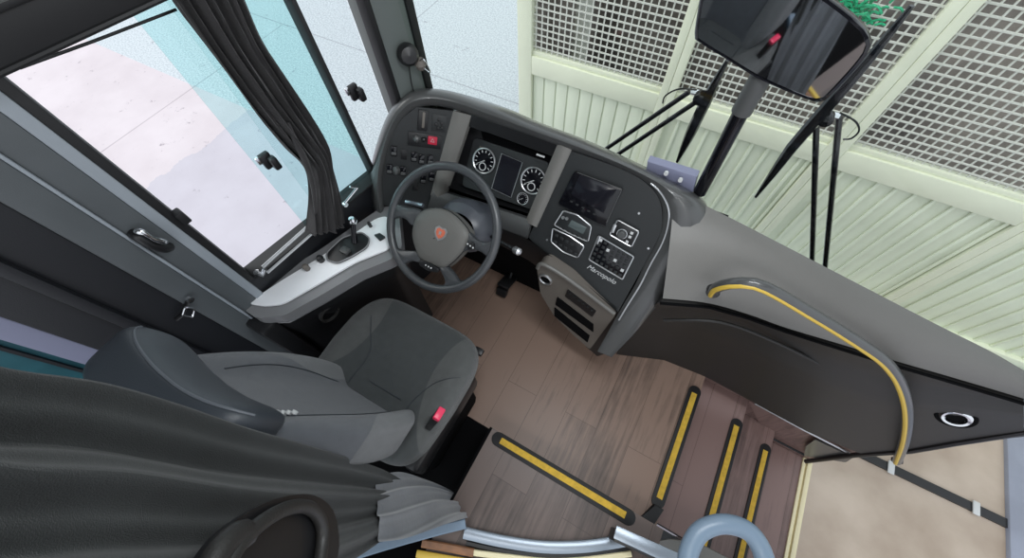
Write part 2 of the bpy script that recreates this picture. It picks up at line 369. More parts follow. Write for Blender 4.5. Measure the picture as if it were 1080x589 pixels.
# ---- enclosure in front of the bus, its face on y = FY
FY = 2.7
def fy(x, y): return yp(x, y, FY)
zr1 = fy(640, 75).z; zr0 = fy(1080, 236).z          # top and bottom of the middle rail
zr1 = fy(1080, 205).z; zr0 = fy(1080, 237).z
TOP = 1.9
px0 = fy(548, 10).x                               # left end
posts = [(px0, px0 + .12), (-.35, -.25), (.755, .87), (1.93, 1.95)]
ends = [(posts[0][0], (posts[1][0] + posts[1][1]) / 2), ((posts[1][0] + posts[1][1]) / 2, (posts[2][0] + posts[2][1]) / 2), ((posts[2][0] + posts[2][1]) / 2, 1.94), (1.94, 4.0)]
names = ['pale green bay of slatted siding and wire mesh beside the open grey yard',
         'pale green bay of siding and wire mesh behind the interior mirror',
         'pale green bay of siding and wire mesh at the upper right edge',
         'pale green plain bay past the last joint above the grab rail']
lp = [posts[0], posts[1], posts[2], posts[3]]
for i, (a, b) in enumerate(ends):
    t = thing('enclosure_bay', names[i], 'fence', (a, FY, GZ), 'bays of the enclosure outside')
    f = bmesh.new()
    lw = .12 if i == 0 else .054; rw = .054
    bx(f, (a + .001, FY - .04, GZ), (a + lw, FY + .03, TOP), bev=.004)
    bx(f, (b - rw, FY - .04, GZ), (b - .001, FY + .03, TOP), bev=.004)
    bx(f, (a + lw, FY - .038, zr0), (b - rw, FY + .03, zr1 - .035), bev=.004)
    bx(f, (a + lw, FY - .02, zr1 - .035), (b - rw, FY + .03, zr1), bev=.004)
    bx(f, (a + lw, FY - .04, TOP - .12), (b - rw, FY + .03, TOP), bev=.004)
    bx(f, (a + lw, FY - .04, GZ), (b - rw, FY + .03, GZ + .1), bev=.004)
    link('frame', f, M['fence'], t)
    # siding: vertical boards with a raised rib between them
    s = bmesh.new(); x = a + lw; step = .106
    bx(s, (a + lw, FY + .004, GZ + .1), (b - rw, FY + .02, zr0))
    while x < b - rw - .02:
        x2 = min(x + step, b - rw)
        if i == 0:
            bx(s, (x + .006, FY - .006, GZ + .1), (x2 - .006, FY + .004, zr0), bev=.003)
        else:
            bx(s, (x2 - .03, FY - .014, GZ + .1), (x2 - .008, FY + .004, zr0), bev=.005)
        x += step
    link('siding', s, M['fence2'], t)
    # woven wire mesh
    g = bmesh.new(); c = .046; wr = .0042
    k = 0; x = a + lw + .02
    while x < b - rw:
        bx(g, (x - wr, FY - wr, zr1), (x + wr, FY + wr, TOP - .12)); x += c
    z = zr1 + .03
    while z < TOP - .12:
        bx(g, (a + lw, FY - wr * 1.8, z - wr), (b - rw, FY + wr * 0.2, z + wr)); z += c
    link('wire_mesh', g, M['wire'], t)
# inside of the enclosure
struct(link('wall_enclosure_back', box((px0 + .05, 4.2, GZ), (6, 4.3, 2.2)), M['store']))
struct(link('wall_enclosure_side', box((px0 + .05, 2.75, GZ), (px0 + .1, 4.2, 1.9)), M['store']))
tag(link('steel_post', tube([(-1.15, 3.1, GZ), (-1.15, 3.1, 1.9)], .07, 14), M['wire']), 'pale steel post seen through the wire mesh at the top', 'post')
gn = bmesh.new(); cpt = fy(896, 6) - Vector((0, .03, 0))
for k in range(90):
    p = cpt + Vector((random.gauss(0, .07), random.uniform(-.02, .01), random.gauss(0, .035)))
    q = p + Vector((random.uniform(-.06, .06), random.uniform(-.01, .01), random.uniform(-.03, .03)))
    tube([p, (p + q) / 2 + Vector((0, -.01, .012)), q], .006, 5, bm=gn)
tag(link('netting_scrap', gn, M['greennet']), 'green crumpled netting caught on the wire mesh above the mirror', 'netting')

# ================================================================== BUS SHELL
# driver's floor and entrance steps
struct(link('floor', box((-1.16, .16, -.05), (.54, 1.02, 0)), M['floor'], smooth=False))
struct(link('floor_under_seat', box((-1.18, -1.8, -.05), (-.25, .16, 0)), M['void'], smooth=False))  # matt black instead of planks: shade under the seat put into the colour
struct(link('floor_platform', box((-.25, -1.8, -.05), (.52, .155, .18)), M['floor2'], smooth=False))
struct(link('floor_step_upper', box((.50, .2, -.27), (.83, 1.0, -.2)), M['floor3'], smooth=False))
struct(link('floor_step_middle', box((.80, .2, -.47), (1.075, 1.0, -.4)), M['floor3'], smooth=False))
struct(link('floor_step_lower', box((1.05, .2, -.67), (1.35, .97, -.6)), M['floor3'], smooth=False))
struct(link('trim_riser_upper', box((.52, .16, -.2), (.54, 1.0, -.05)), M['floor3']))
struct(link('trim_riser_middle', box((.81, .2, -.4), (.83, 1.0, -.27)), M['floor3']))
struct(link('trim_riser_lower', box((1.055, .2, -.6), (1.075, 1.0, -.47)), M['floor3']))
struct(link('wall_step_well', box((.45, .12, -.7), (1.34, .16, .12)), M['walld']))
struct(link('wall_step_front', box((.545, .972, -.7), (1.36, .99, -.015)), M['floor3']))
# door sill
sl = bmesh.new(); bx(sl, (1.335, .16, -.62), (1.352, .97, -.592), bev=.002); bx(sl, (1.360, .16, -.62), (1.385, .97, -.588), bev=.002); bx(sl, (1.35, .16, -.63), (1.362, .97, -.604))
struct(link('trim_door_sill', sl, M['cream']))

# left wall built along its own direction s (metres from y=0); seams follow the vertical pillars
Wb = wp(265, 290); s_rear = (Wb - WO).dot(WD); zs = Wb.z              # rear lower corner of the side window
s_front = (wp(372, 2) - WO).dot(WD); zt = wp(90, 34).z
print('window', s_rear, s_front, zs, zt)
def wallbox(s0, s1, z0, z1, o0, o1, bev=0.0):
    P = Matrix(((WN.x, WD.x, 0, WO.x), (WN.y, WD.y, 0, WO.y), (0, 0, 1, 0), (0, 0, 0, 1)))
    return box((o0, s0, z0), (o1, s1, z1), P, bev)
def ws(x, y, off=0.0): return (wp(x, y, off) - WO).dot(WD)
struct(link('wall_left_lower', wallbox(s_rear - .03, 1.05, -.05, zs - .012, -.06, 0), M['walld']))
# pale edge strip next to the window rubber, then two laminate panels with a bright seam, then dark pillar bands
sA = s_rear - .022; sB = s_rear - .050; sC = ws(0, 163); sD = ws(0, 212); sE = ws(0, 335); sF = ws(0, 360)
print('seams', sA, sB, sC, sD, sE, sF)
struct(link('trim_pillar_edge', wallbox(sB, sA, .0, 1.72, -.06, .012, .003), M['wedge']))
struct(link('wall_left_rear', wallbox(sC + .004, sB, 0, 1.80, -.06, .010, .004), M['wall']))
struct(link('trim_seam', wallbox(sC - .004, sC + .004, 0, 1.80, -.06, .016, .003), M['wedge']))
struct(link('wall_left_rear_panel', wallbox(sD, sC - .004, 0, 1.80, -.06, .010, .004), M['wall']))
struct(link('wall_left_pillar', wallbox(sE, sD, 0, 1.9, -.06, .0, .004), M['walld']))
struct(link('trim_pillar_groove', wallbox((sD + sE) / 2 - .02, (sD + sE) / 2 + .01, 0, 1.85, 0, .025, .008), M['walld']))
struct(link('wall_left_passenger', wallbox(-1.2, sF, 0, 2.1, -.08, -.03), M['teal']))
struct(link('trim_lavender_band', wallbox(sF, sE, 0, 1.9, -.06, -.005, .003), M['lav']))
tb = bmesh.new()
struct(link('trim_passenger_rail', wallbox(sF - .03, sF - .022, 0, 1.9, -.035, -.02), M['walld']))

# side window: rubber frame, open rear half, teal sliding glass, front fixed light
fr = bmesh.new()
P4 = Matrix(((WN.x, WD.x, 0, WO.x), (WN.y, WD.y, 0, WO.y), (0, 0, 1, 0), (0, 0, 0, 1)))
bx(fr, (-.05, s_rear - .022, zs - .012), (.010, s_rear, zt + .03), P4, .004)
bx(fr, (-.05, s_rear, zs - .012), (.022, s_front + .02, zs), P4, .004)
bx(fr, (-.05, s_rear - .028, zt), (.02, s_front + .02, zt + .075), P4, .006)
win = link('window_1', fr, M['rubber']); struct(win, 'black rubber framed driver side window')
s_sl = ws(225, 120, -.03)      # rear edge of the sliding glass
s_mu = ws(345, 85, -.02)       # slim mullion
s_l2 = ws(205, 50, -.04)
link('sliding_pane', wallbox(s_sl, s_mu, zs, zt, -.030, -.026), M['tealglass'], win)
link('second_pane', wallbox(s_sl + .075, s_mu - .0, zs, zt, -.045, -.041), M['tealglass2'], win)
link('front_pane', wallbox(s_mu + .008, s_front, zs, zt, -.035, -.031), M['clear'], win)
link('mullion', wallbox(s_mu - .004, s_mu + .010, zs, zt, -.045, .004, .003), M['rubber'], win)
link('top_track', tube([wp(20, 72, .008), wp(100, 43, .01), wp(186, 10, .01)], .003, 8), M['rubber'], win)
lt = link('stop_block', wallbox(s_rear - .005, s_rear + .016, wp(192, 223).z - .02, wp(192, 223).z + .02, 0, .03, .004), M['rubber'], win)
# glass pull handles
def pull(x, y, flip, label):
    p = wp(x, y, -.02); t = thing('window_latch', label, 'latch', p, 'sliding glass latches')
    s = (p - WO).dot(WD)
    link('base', wallbox(s - .020, s + .014, p.z - .030, p.z + .022, -.026, -.008, .005), M['black'], t)
    link('grip', wallbox(s - .004, s + .018, p.z - .032, p.z + .012, -.01, .016, .006), M['black'], t)
    link('catch', wallbox(s - .030, s - .018, p.z - .004, p.z + .022, -.024, -.012, .003), M['chrome'], t)
    return t
pull(281, 167, 0, 'black latch on the teal sliding glass below the window curtain fold')
pull(373, 95, 1, 'black latch at the front pane close to the pillar')
# sill rails and chrome stay
def seg(p, q, r, m, par, name, flat=1.0): return link(name, tube([p, q], r, 8, flat=flat), m, par)
srl = thing('window_sill_rail', 'grey metal glass channel on the window sill beside the silver console', 'rail', wp(275, 288, .03))
seg(wp(277, 282, .02), wp(326, 238, .02), .006, M['bezel'], srl, 'channel'); seg(wp(282, 288, .05), wp(330, 246, .05), .0045, M['bezel'], srl, 'outer_channel')
link('end_block', tube([wp(270, 287, .03), wp(276, 290, .03), wp(279, 284, .03)], .010, 8), M['chrome'], srl)
st = thing('window_stay', 'chrome hinged stay on the sill at the foot of the dashboard', 'stay', wp(370, 207, .04))
seg(wp(363, 215, .04), wp(377, 198, .04), .0045, M['chrome'], st, 'arm'); seg(wp(377, 198, .04), wp(369, 197, .04), .004, M['chrome'], st, 'hook'); link('pivot', cyl(wp(363, 215, .035), WN, .009, .012), M['chrome'], st)

# A pillar and cove
zA = 1.0
pa = bmesh.new()
A0 = W(s_front + .02, 0, .0); 
def pill(s, off, z): return W(s, z, off)
rows = []
for z in (.9, 1.1, 1.4, 1.75, 2.2):
    k = (z - .9) * .02
    rows.append([pill(s_front + .02, -.06, z), pill(s_front + .015, .03, z), pill(s_front + .035, .05, z), pill(s_front + .075, .055, z), pill(s_front + .125, .06, z), pill(s_front + .15, .05, z), pill(s_front + .155, -.06, z)])
struct(link('wall_front_left_pillar', grid(rows), M['pillar']))
for nm, s0, s1, o in (('trim_pillar_seal_rear', s_front + .008, s_front + .030, .046), ('trim_pillar_seal_front', s_front + .135, s_front + .165, .066)):
    struct(link(nm, wallbox(s0, s1, .95, 2.2, .0, o, .006), M['rubber']))
struct(link('trim_pillar_slot', wallbox(s_front + .075, s_front + .081, 1.50, 1.62, .05, .060), M['black']))
# little fan on the pillar
fpz = W(s_front + .10, wp(404, 68).z, .06)
fan = thing('pillar_fan', 'small dark clip-on fan with a cream ball foot on the windscreen pillar', 'fan', fpz)
link('motor', lathe(fpz + Vector((0, -.01, .03)), (.7, -.5, .3), [(0, 0), (.026, 0), (.034, .012), (.034, .03), (.024, .045), (0, .05)]), M['black'], fan)
link('ball_foot', lathe(fpz + Vector((.035, .005, -.005)), (0, 0, 1), [(0, -.02), (.014, -.016), (.02, 0), (.014, .016), (0, .02)]), M['vent'], fan)
link('wire_clip', tube(smooth_pts([fpz + Vector((.045, 0, -.01)), fpz + Vector((.075, .0, -.02)), fpz + Vector((.06, .0, .02)), fpz + Vector((.04, 0, .01))], 5), .002, 6), M['chrome'], fan)
link('cord', tube(smooth_pts([fpz + Vector((0, -.01, 0)), fpz + Vector((.005, -.03, -.08)), fpz + Vector((.01, -.02, -.16)), fpz + Vector((.02, -.01, -.25))], 6), .0022, 6), M['black'], fan)

# cove above the window, roof
rows = []
for s in (-1.6, -.5, .2, s_front + .3):
    rows.append([W(s, zt + .075, -.05), W(s, zt + .075, .02), W(s, zt + .11, .05), W(s, zt + .22, .14), W(s, zt + .42, .30), W(s, 2.2, .42)])
struct(link('ceiling_cove', grid(rows), M['ceil']))
struct(link('ceiling', box((-.9, -.55, 2.2), (1.45, 1.25, 2.25)), M['ceil']))
struct(link('trim_cove_edge', wallbox(-1.2, s_front, zt + .075, zt + .09, .0, .03, .004), M['rubber']))

# windscreen, curved, standing on the cowl
wsrow = []
import itertools
def wsx(u):   # u 0..1 across
    x = -1.0 + 2.4 * u
    return x, 1.16 - .24 * abs((x - .1) / 1.15) ** 2.4
for z in (.70, 1.0, 1.5, 2.2):
    wsrow.append([Vector((wsx(i / 28)[0], wsx(i / 28)[1] - (z - .7) * .03, z)) for i in range(29)])
wscr = struct(link('window_2', grid(wsrow), M['glass']), 'large curved windscreen glass')

# ================================================================== DASHBOARD
dash = thing('dashboard', 'large charcoal wraparound dashboard behind the steering wheel', 'dashboard', (-.5, .95, 0))
D3 = Vector((0, 0, 0))
inner_top = [(404, 214), (404, 190), (408, 160), (420, 130), (440, 113), (480, 117), (540, 138), (600, 157), (650, 176), (680, 192), (696, 212), (698, 238), (690, 262)]
inner_bot = [(406, 216), (415, 232), (440, 236), (470, 232), (500, 228), (530, 238), (556, 252), (585, 273), (610, 295), (630, 312), (652, 328)]
def v2(p): return Vector((p[0], p[1], 0))
it = resample([v2(p) for p in smooth_pts([v2(p) for p in inner_top], 6)], 61)
ib = resample([v2(p) for p in inner_bot], 61)
# cut-out for the cluster is a recess: the face is built left wing / right stack around it
wing_t = [(404, 214), (404, 190), (408, 160), (420, 130), (440, 113), (470, 115), (487, 119)]
wing_b = [(406, 216), (410, 228), (425, 236), (440, 237), (452, 232), (459, 205), (473, 160)]
def patch(top, bot, n, m, f, off=0.0):
    a = resample([v2(p) for p in smooth_pts([v2(p) for p in top], 5)], n); b = resample([v2(p) for p in bot], n)
    return [[f(*(a[i].lerp(b[i], j / m)).xy, off) for i in range(n)] for j in range(m + 1)]
# left wing: between the outline and a straight right edge
wl_ = [(404, 216), (403, 190), (408, 160), (420, 130), (440, 113)]; wr_ = [(455, 232), (461, 205), (470, 165), (480, 135), (486, 118)]
link('switch_panel', slab(patch(wl_, wr_, 24, 14, fp), FN, .02), M['face'], dash)
cs = [(600, 157), (650, 176), (680, 192), (696, 212), (698, 238), (690, 262)]
st_t = [(598, 158), (650, 176), (680, 192), (696, 212), (698, 238), (692, 256), (652, 329)]; st_b = [(597, 160), (590, 180), (575, 215), (566, 240), (560, 254), (600, 287), (652, 330)]
link('centre_panel', slab(patch(st_t, [(596, 162), (586, 185), (576, 210), (566, 232), (557, 252), (600, 285), (648, 326)], 30, 14, fp), FN, .02), M['face'], dash)
# light bars each side of the cluster recess
def bar(p0, p1, p2, p3, name, m=M['rim'], th=.012):
    rows = []
    for j in range(13):
        t = j / 12; a = v2(p0).lerp(v2(p1), t); b = v2(p3).lerp(v2(p2), t)
        rows.append([fp(*(a.lerp(b, i / 4)).xy, .004 + th * math.sin(PI * i / 4)) for i in range(5)])
    return link(name, slab(rows, FN, .02), m, dash)
bar((478, 117), (454, 206), (468, 210), (497, 122), 'left_pillar_trim', M['shelf'])
bar((588, 152), (554, 234), (566, 240), (603, 158), 'right_pillar_trim', M['shelf'])
# bar along the bottom of the recess
rows = []
for j in range(17):
    a = v2((457, 199)).lerp(v2((560, 232)), j / 16); b = v2((450, 222)).lerp(v2((556, 252)), j / 16)
    rows.append([fp(*(a.lerp(b, i / 5)).xy, .002 + .018 * math.sin(PI * i / 5)) for i in range(6)])
link('lower_cluster_trim', slab(rows, FN, .02), M['dash'], dash)
# recess walls + back
rec = [(487, 122), (500, 126), (548, 143), (592, 158), (566, 228), (520, 214), (470, 197)]
ro = resample([fp(*p) for p in rec], 48, True); ri = [p - FN * .07 for p in ro]
link('recess_wall', grid([ro, ri], close_u=True), M['black'], dash)
link('recess_back', prism([fp(*p) - FN * .07 for p in rec], -FN, .01), M['black'], dash)
# hood strip at the top of the recess
rows = []
for j in range(13):
    a = v2((486, 116)).lerp(v2((600, 156)), j / 12); b = v2((487, 131)).lerp(v2((593, 166)), j / 12)
    rows.append([fp(*(a.lerp(b, i / 4)).xy, .006 - .012 * i / 4) for i in range(5)])
link('recess_hood', slab(rows, FN, .015), M['black'], dash)

# --- rim: outer loop, crest, inner loop, then a shell running forward and down
outer = [(396, 232), (391, 205), (391, 178), (402, 137), (416, 110), (436, 95), (470, 95), (520, 110), (560, 127), (610, 146), (660, 168), (705, 190), (735, 206), (748, 224), (744, 250), (730, 276), (712, 300), (692, 324), (668, 353), (645, 377)]
innr = [(406, 224), (404, 207), (404, 188), (410, 158), (421, 131), (440, 114), (470, 113), (515, 129), (550, 141), (596, 157), (640, 172), (672, 187), (689, 200), (698, 218), (698, 236), (692, 256), (680, 278), (670, 300), (656, 324), (630, 371)]
n = 120
oo = resample(smooth_pts([v2(p) for p in outer], 6), n); ii = resample(smooth_pts([v2(p) for p in innr], 6), n)
rows = []
prof = [(0.0, -.045), (.08, -.018), (.2, .006), (.38, .020), (.58, .026), (.78, .018), (.93, .006), (1.0, -.006)]
for t, off in prof:
    rows.append([fp(*(oo[i].lerp(ii[i], t)).xy, off * min(1, sm((n - 1 - i) / 22) * .9 + .1)) for i in range(n)])
back = [p + Vector((0, .10, -.05)) for p in rows[0]]
rows = [[Vector((p.x, min(p.y + .10, 1.12), p.z - .16)) for p in rows[0]], [Vector((p.x, min(p.y + .06, 1.1), p.z - .05)) for p in rows[0]]] + rows
link('rim', grid(rows), M['rim'], dash)
link('rim_highlight_line', tube([fp(*(oo[i].lerp(ii[i], .86)).xy, .012) for i in range(78, n - 8)], .0035, 8), M['bezel'], dash)  # bright tube stands in for the highlight along the rim's inner edge
# chin under the centre panel
rows = []
ct = resample([v2(p) for p in [(470, 236), (510, 234), (556, 252), (600, 284), (650, 327)]], 30); cb = resample([v2(p) for p in [(470, 246), (515, 252), (556, 274), (598, 303), (648, 345)]], 30)
rows = [[fp(*(ct[i].lerp(cb[i], j / 5)).xy, .010 - .010 * j - .001 * j * j) for i in range(30)] for j in range(6)]
link('chin', grid(rows), M['black'], dash)
# body of the dashboard down to the floor, set back under the face
b = bmesh.new()
rows = []
for z, y in ((0, .93), (.25, .90), (.55, .86), (.80, .92), (.95, 1.0)):
    rows.append([Vector((x, y + max(0, (-.6 - x)) * -.0, z)) for x in (-1.0, -.8, -.5, -.2, .0, .1, .2)])
link('bulkhead', slab(rows, (0, -1, 0), .03), M['void'], dash)
# side cheek right of the vent unit (dark wedge) from chin to floor
VY = .735
def vp(x, y, off=0.0):       # plane of the vent console: leans back to the floor
    nn = Vector((0, -1, .12)).normalized(); return pp(x, y, Vector((0, VY - .02, .60)) + nn * off, nn)
vn = Vector((0, -1, .12)).normalized()
link('cheek', prism([vp(*p, -.015) for p in ((646, 328), (618, 366), (630, 376), (642, 372), (662, 345), (666, 330))], -vn, .10), M['black'], dash)
# vent console
vo = [(566, 281), (573, 277), (600, 293), (650, 331), (622, 369), (603, 352), (584, 333), (570, 310)]
vc = link('vent_console', prism(rounded([vp(*p) for p in vo], .02), -vn, .10, bev=.0), M['vent'], dash)
lip = link('console_lip', tube(smooth_pts([vp(567, 283, .003), vp(573, 279, .005), vp(600, 295, .005), vp(648, 331, .003)], 6), .008, 8), M['shelf'], vc)
hole = vp(575.5, 294.5)
link('vent_ring', ring(hole + vn * .004, vn, .026, .005), M['bezel'], vc)
link('vent_hole', cyl(hole, vn, .024, .003), M['void'], vc)
def vquad(ps, name, m, par, th=.004, r=.004): return link(name, prism(rounded([vp(*p) for p in ps], r), vn, th), m, par)
vquad([(599, 305), (629, 328), (625, 334), (596, 312)], 'label_panel', M['black'], vc)
vquad([(588, 313), (626, 342), (626, 350), (586, 321)], 'upper_slot', M['void'], vc)
vquad([(585, 324), (622, 354), (620, 361), (585, 333)], 'lower_slot', M['void'], vc)
for k in range(6):
    a = vp(601 + 4.6 * k, 310 + 3.5 * k, .004); link('label_key', cyl(a, vn, .0055, .003, 8), M['face'], vc)

# --- switches on the left wing
def fbox(x, y, hw, hh, th, name, m, par, rot=0.0, z0=0.0, bev=.002):
    """small block on the face: half width / half height in metres, rotated in the face"""
    p = fp(x, y); gx = (fp(x + 1, y) - fp(x - 1, y)); 
    ux = Vector((1, 0, 0)); n0 = FN
    dx = .01; 
    # local normal on the curved wing
    a = fp(x + 3, y) - fp(x - 3, y); c = fp(x, y + 3) - fp(x, y - 3); n1 = a.cross(c).normalized()
    if n1.dot(FN) < 0: n1 = -n1
    u = (Vector((1, 0, 0)) - n1 * n1.x).normalized(); v = n1.cross(u)
    u2 = u * math.cos(rot) + v * math.sin(rot); v2_ = n1.cross(u2)
    T = Matrix(((u2.x, v2_.x, n1.x, p.x), (u2.y, v2_.y, n1.y, p.y), (u2.z, v2_.z, n1.z, p.z), (0, 0, 0, 1)))
    return link(name, box((-hw, -hh, z0), (hw, hh, z0 + th), T, min(bev, th * .4, hw * .4, hh * .4)), m, par), T
o, T = fbox(446, 127, .018, .036, .006, 'slider_switch', M['black'], dash); fbox(446.5, 126, .005, .028, .006, 'slider', M['vent'], o, z0=.006)
o, T = fbox(463, 130, .026, .03, .003, 'dial_plate', M['face'], dash)
for dx, dy in ((0, -4), (3, 0), (-3, 1), (-1, 5), (3, 5)): 
    fbox(463 + dx, 130 + dy, .005, .005, .006, 'push_button', M['black'], o, z0=.003)
o, T = fbox(448, 148, .062, .026, .005, 'switch_block', M['black'], dash)
link('rotary_knob', lathe(fp(440.5, 146, .005), FN, [(.014, 0), (.013, .012), (.006, .018), (0, .018)]), M['rim'], o)
link('rotary_knob', lathe(fp(448, 147, .005), FN, [(.009, 0), (.008, .010), (.004, .014), (0, .014)]), M['black'], o)
hz, T = fbox(456, 147.5, .017, .015, .008, 'hazard_switch', mat('red_hazard_switch', (.40, .015, .04), .3, emit=(.9, .02, .08, .06)), o, z0=.005)
tri = bmesh.new(); pts = [T @ Vector((math.cos(a) * .008, math.sin(a) * .008, .0135)) for a in (PI / 2, PI * 7 / 6, PI * 11 / 6)]
tube(pts, .0012, 5, True, tri); link('hazard_triangle', tri, M['mark'], hz)
for (x, y) in ((415.5, 159), (436.5, 165), (444.5, 167.5), (453.5, 168), (411, 178), (425, 180), (446, 188), (455, 186)):
    o, T = fbox(x, y, .011, .019, .009, 'rocker_switch', M['gloss'], dash); fbox(x, y + 2.2, .009, .006, .004, 'rocker_tip', M['rim'], o, z0=.009)
link('light_switch', lathe(fp(418.5, 179.5, 0), FN, [(.017, 0), (.016, .012), (.010, .016), (0, .016)]), M['rim'], dash)
for (x, y) in ((426, 163), (433, 186), (438, 196)): fbox(x, y, .011, .019, .003, 'blank_switch', M['black'], dash)

# --- instrument cluster in the recess
CO = fp(530, 180) - FN * .045; CN = Vector((0, -1, .80)).normalized()
def cp(x, y, off=0.0): return pp(x, y, CO + CN * off, CN)
cl = link('instrument_cluster', prism(rounded([cp(*p) for p in ((500, 145), (580, 172), (563, 222), (487, 196))], .02), -CN, .03), M['face'], dash)
for (x, y, px_, nm) in ((510.8, 169.8, 13.2, 'speed_gauge'), (562.6, 190.8, 14.0, 'rev_gauge'), (551.5, 209.5, 6.2, 'fuel_gauge')):
    c = cp(x, y, .003); r = (cp(x, y + px_) - cp(x, y - px_)).length / 2; r = min(r, (cp(x + px_, y) - cp(x - px_, y)).length / 2 * 1.1)
    g = link(nm, cyl(c, CN, r * .93, .003, 32), M['gloss'], cl)
    link('gauge_ring', ring(c + CN * .004, CN, r, r * .07), M['bezel'], g)
    u = Vector((1, 0, 0)); v = CN.cross(u).normalized()
    tk = bmesh.new(); mj = 11
    for k in range(mj):
        a = R(-40 + 260 * k / (mj - 1)); d = u * math.cos(a) + v * math.sin(a); s_ = CN.cross(d)
        tube([c + d * r * .66 + CN * .0045, c + d * r * .86 + CN * .0045], r * .035, 5, bm=tk)
    link('gauge_scale', tk, M['mark'], g)
    d = u * math.cos(R(215)) + v * math.sin(R(215)); link('needle', tube([c - d * r * .1 + CN * .006, c + d * r * .7 + CN * .006], [r * .04, r * .012], 6), M['mark'], g)
    if r > .03:
        tt = c - v * r * .48 + CN * .004
        link('small_dial', ring(tt, CN, r * .30, r * .04, seg=20), M['mark'], g)
sc_ = link('trip_screen', prism([cp(*p, .002) for p in ((529, 162), (551, 171.5), (539, 208.5), (518.5, 199))], CN, .003), M['screen'], cl)
link('screen_frame', tube([cp(*p, .006) for p in ((529, 162), (551, 171.5), (539, 208.5), (518.5, 199))], .0018, 6, True), M['bezel'], sc_)
link('cluster_glow_strip', tube([cp(506, 155, .004), cp(516, 158, .004)], .003, 6), M['vent'], cl)
fb = bmesh.new()
for k in range(5): cyl(fp(567 + 1.7 * k, 163 + .6 * k, .0), FN, .0035, .004, 6, fb)
link('warning_lamps', fb, M['mark'], dash)

# --- centre stack units
def funit(ps, name, m, th=.008, r=.008, off=.0, par=dash, bez=None, bt=.0028):
    P = rounded([fp(*p, off) for p in ps], r); o = link(name, prism(P, FN, th, bev=min(.002, th * .3)), m, par)
    if bez: link('bezel', tube([p + FN * th for p in P], bt, 6, True), bez, o)
    return o
mo = funit([(607, 180), (658, 199), (640, 238), (590, 214)], 'monitor', M['gloss'], .014, .006)
funit([(612, 184), (651, 199), (637, 225), (602, 205)], 'monitor_screen', M['screen'], .002, .003, .014, mo)
link('monitor_edge', tube([fp(609, 182, .016), fp(656, 199.5, .016), fp(639.5, 235, .016)], .0018, 6), M['dash'], mo)
for k in range(5): 
    a, b2 = 604 + 6 * k, 211.5 + 3.3 * k
    fbox(a, b2, .005, .003, .002, 'monitor_key', M['face'], mo, z0=.014, bev=.0005)
ra = funit([(595, 221.5), (610, 226), (624.5, 238), (621, 254), (602, 245.5), (585.5, 236.5)], 'radio', M['face'], .010, .008, bez=M['bezel'])
funit([(603, 232), (619, 240), (615, 247), (599, 238.5)], 'radio_display', M['lcd'], .002, .003, .010, ra)
for k in range(5): fbox(595 + 5 * k, 241 + 2.3 * k, .006, .004, .002, 'radio_key', M['black'], ra, z0=.010, bev=.0008)
for k in range(2): link('radio_dial', cyl(fp(594 + 4 * k, 229.5 + 5 * k - 4 * k, .010), FN, .006, .005, 14), M['bezel'], ra)
ac = funit([(584, 240), (603, 249), (617, 259), (610, 271), (595, 265), (582, 254)], 'climate_panel', M['black'], .010, .008, bez=M['bezel'])
for j in range(2):
    for k in range(5): fbox(588 + 5.3 * k - 1.4 * j, 247.5 + 3.1 * k + 7 * j, .007, .006, .002, 'climate_key', M['face'], ac, z0=.010, bev=.0008)
kn = funit([(652, 231), (674.5, 243.3), (666.5, 259.5), (643.5, 246.5)], 'knob_unit', M['black'], .010, .008, bez=M['bezel'])
link('centre_knob', lathe(fp(656, 247, .010), FN, [(.015, 0), (.014, .012), (.011, .015), (0, .015)]), M['dash'], kn)
link('knob_collar', ring(fp(656, 247, .012), FN, .017, .002), M['bezel'], kn)
fbox(648, 240, .006, .016, .004, 'silver_key', M['bezel'], kn, z0=.010)
for (x, y) in ((665, 249), (662, 254), (667, 245)): fbox(x, y, .005, .005, .002, 'knob_key', M['mark'], kn, z0=.010, bev=.0008)
kp = funit([(632, 248), (669, 270), (657, 294), (621.5, 273)], 'keypad', M['gloss'], .008, .006, bez=M['bezel'])
for j in range(5):
    for k in range(7):
        a = v2((634.3, 252.5)).lerp(v2((663.5, 270)), k / 6); b2 = v2((625.5, 271.5)).lerp(v2((654.5, 289)), k / 6); q = a.lerp(b2, j / 4)
        fbox(q.x, q.y, .0058, .0056, .003, 'key', M['face'] if (j * 7 + k) % 9 else M['mark'], kp, z0=.008, bev=.001)
fbox(632, 252.5, .004, .016, .004, 'silver_key', M['bezel'], kp, z0=.008)
for (x, y) in ((674, 225), (684, 262), (577, 253)): link('screw', cyl(fp(x, y), FN, .004, .003, 10), M['bezel'], dash)
# script lettering below the keypad
def text(s, p0, p1, n, size, m, par, name, shear=.35):
    cu = bpy.data.curves.new(name, 'FONT'); cu.body = s; cu.size = size; cu.shear = shear; cu.extrude = .0006; cu.offset = .0; cu.align_x = 'LEFT'
    o = bpy.data.objects.new(name, cu); COL.objects.link(o); bpy.context.view_layer.update()
    me = bpy.data.meshes.new_from_object(o); bpy.data.objects.remove(o)
    xs = [v.co.x for v in me.vertices]; L = max(xs) - min(xs); u = (p1 - p0); sc = u.length / L; u.normalize(); v = n.cross(u).normalized()
    T = Matrix(((u.x * sc, v.x * sc, n.x, p0.x), (u.y * sc, v.y * sc, n.y, p0.y), (u.z * sc, v.z * sc, n.z, p0.z), (0, 0, 0, 1)))
    me.transform(T); me.materials.append(m); q = par; off = Vector((0, 0, 0))
    while q: off += q.location; q = q.parent
    me.transform(Matrix.Translation(-off)); o = bpy.data.objects.new(name, me); COL.objects.link(o); o.parent = par; return o
text('Marcopolo', fp(618.5, 282.5, .001), fp(648, 300, .001), FN, .03, M['mark'], dash, 'script_lettering')

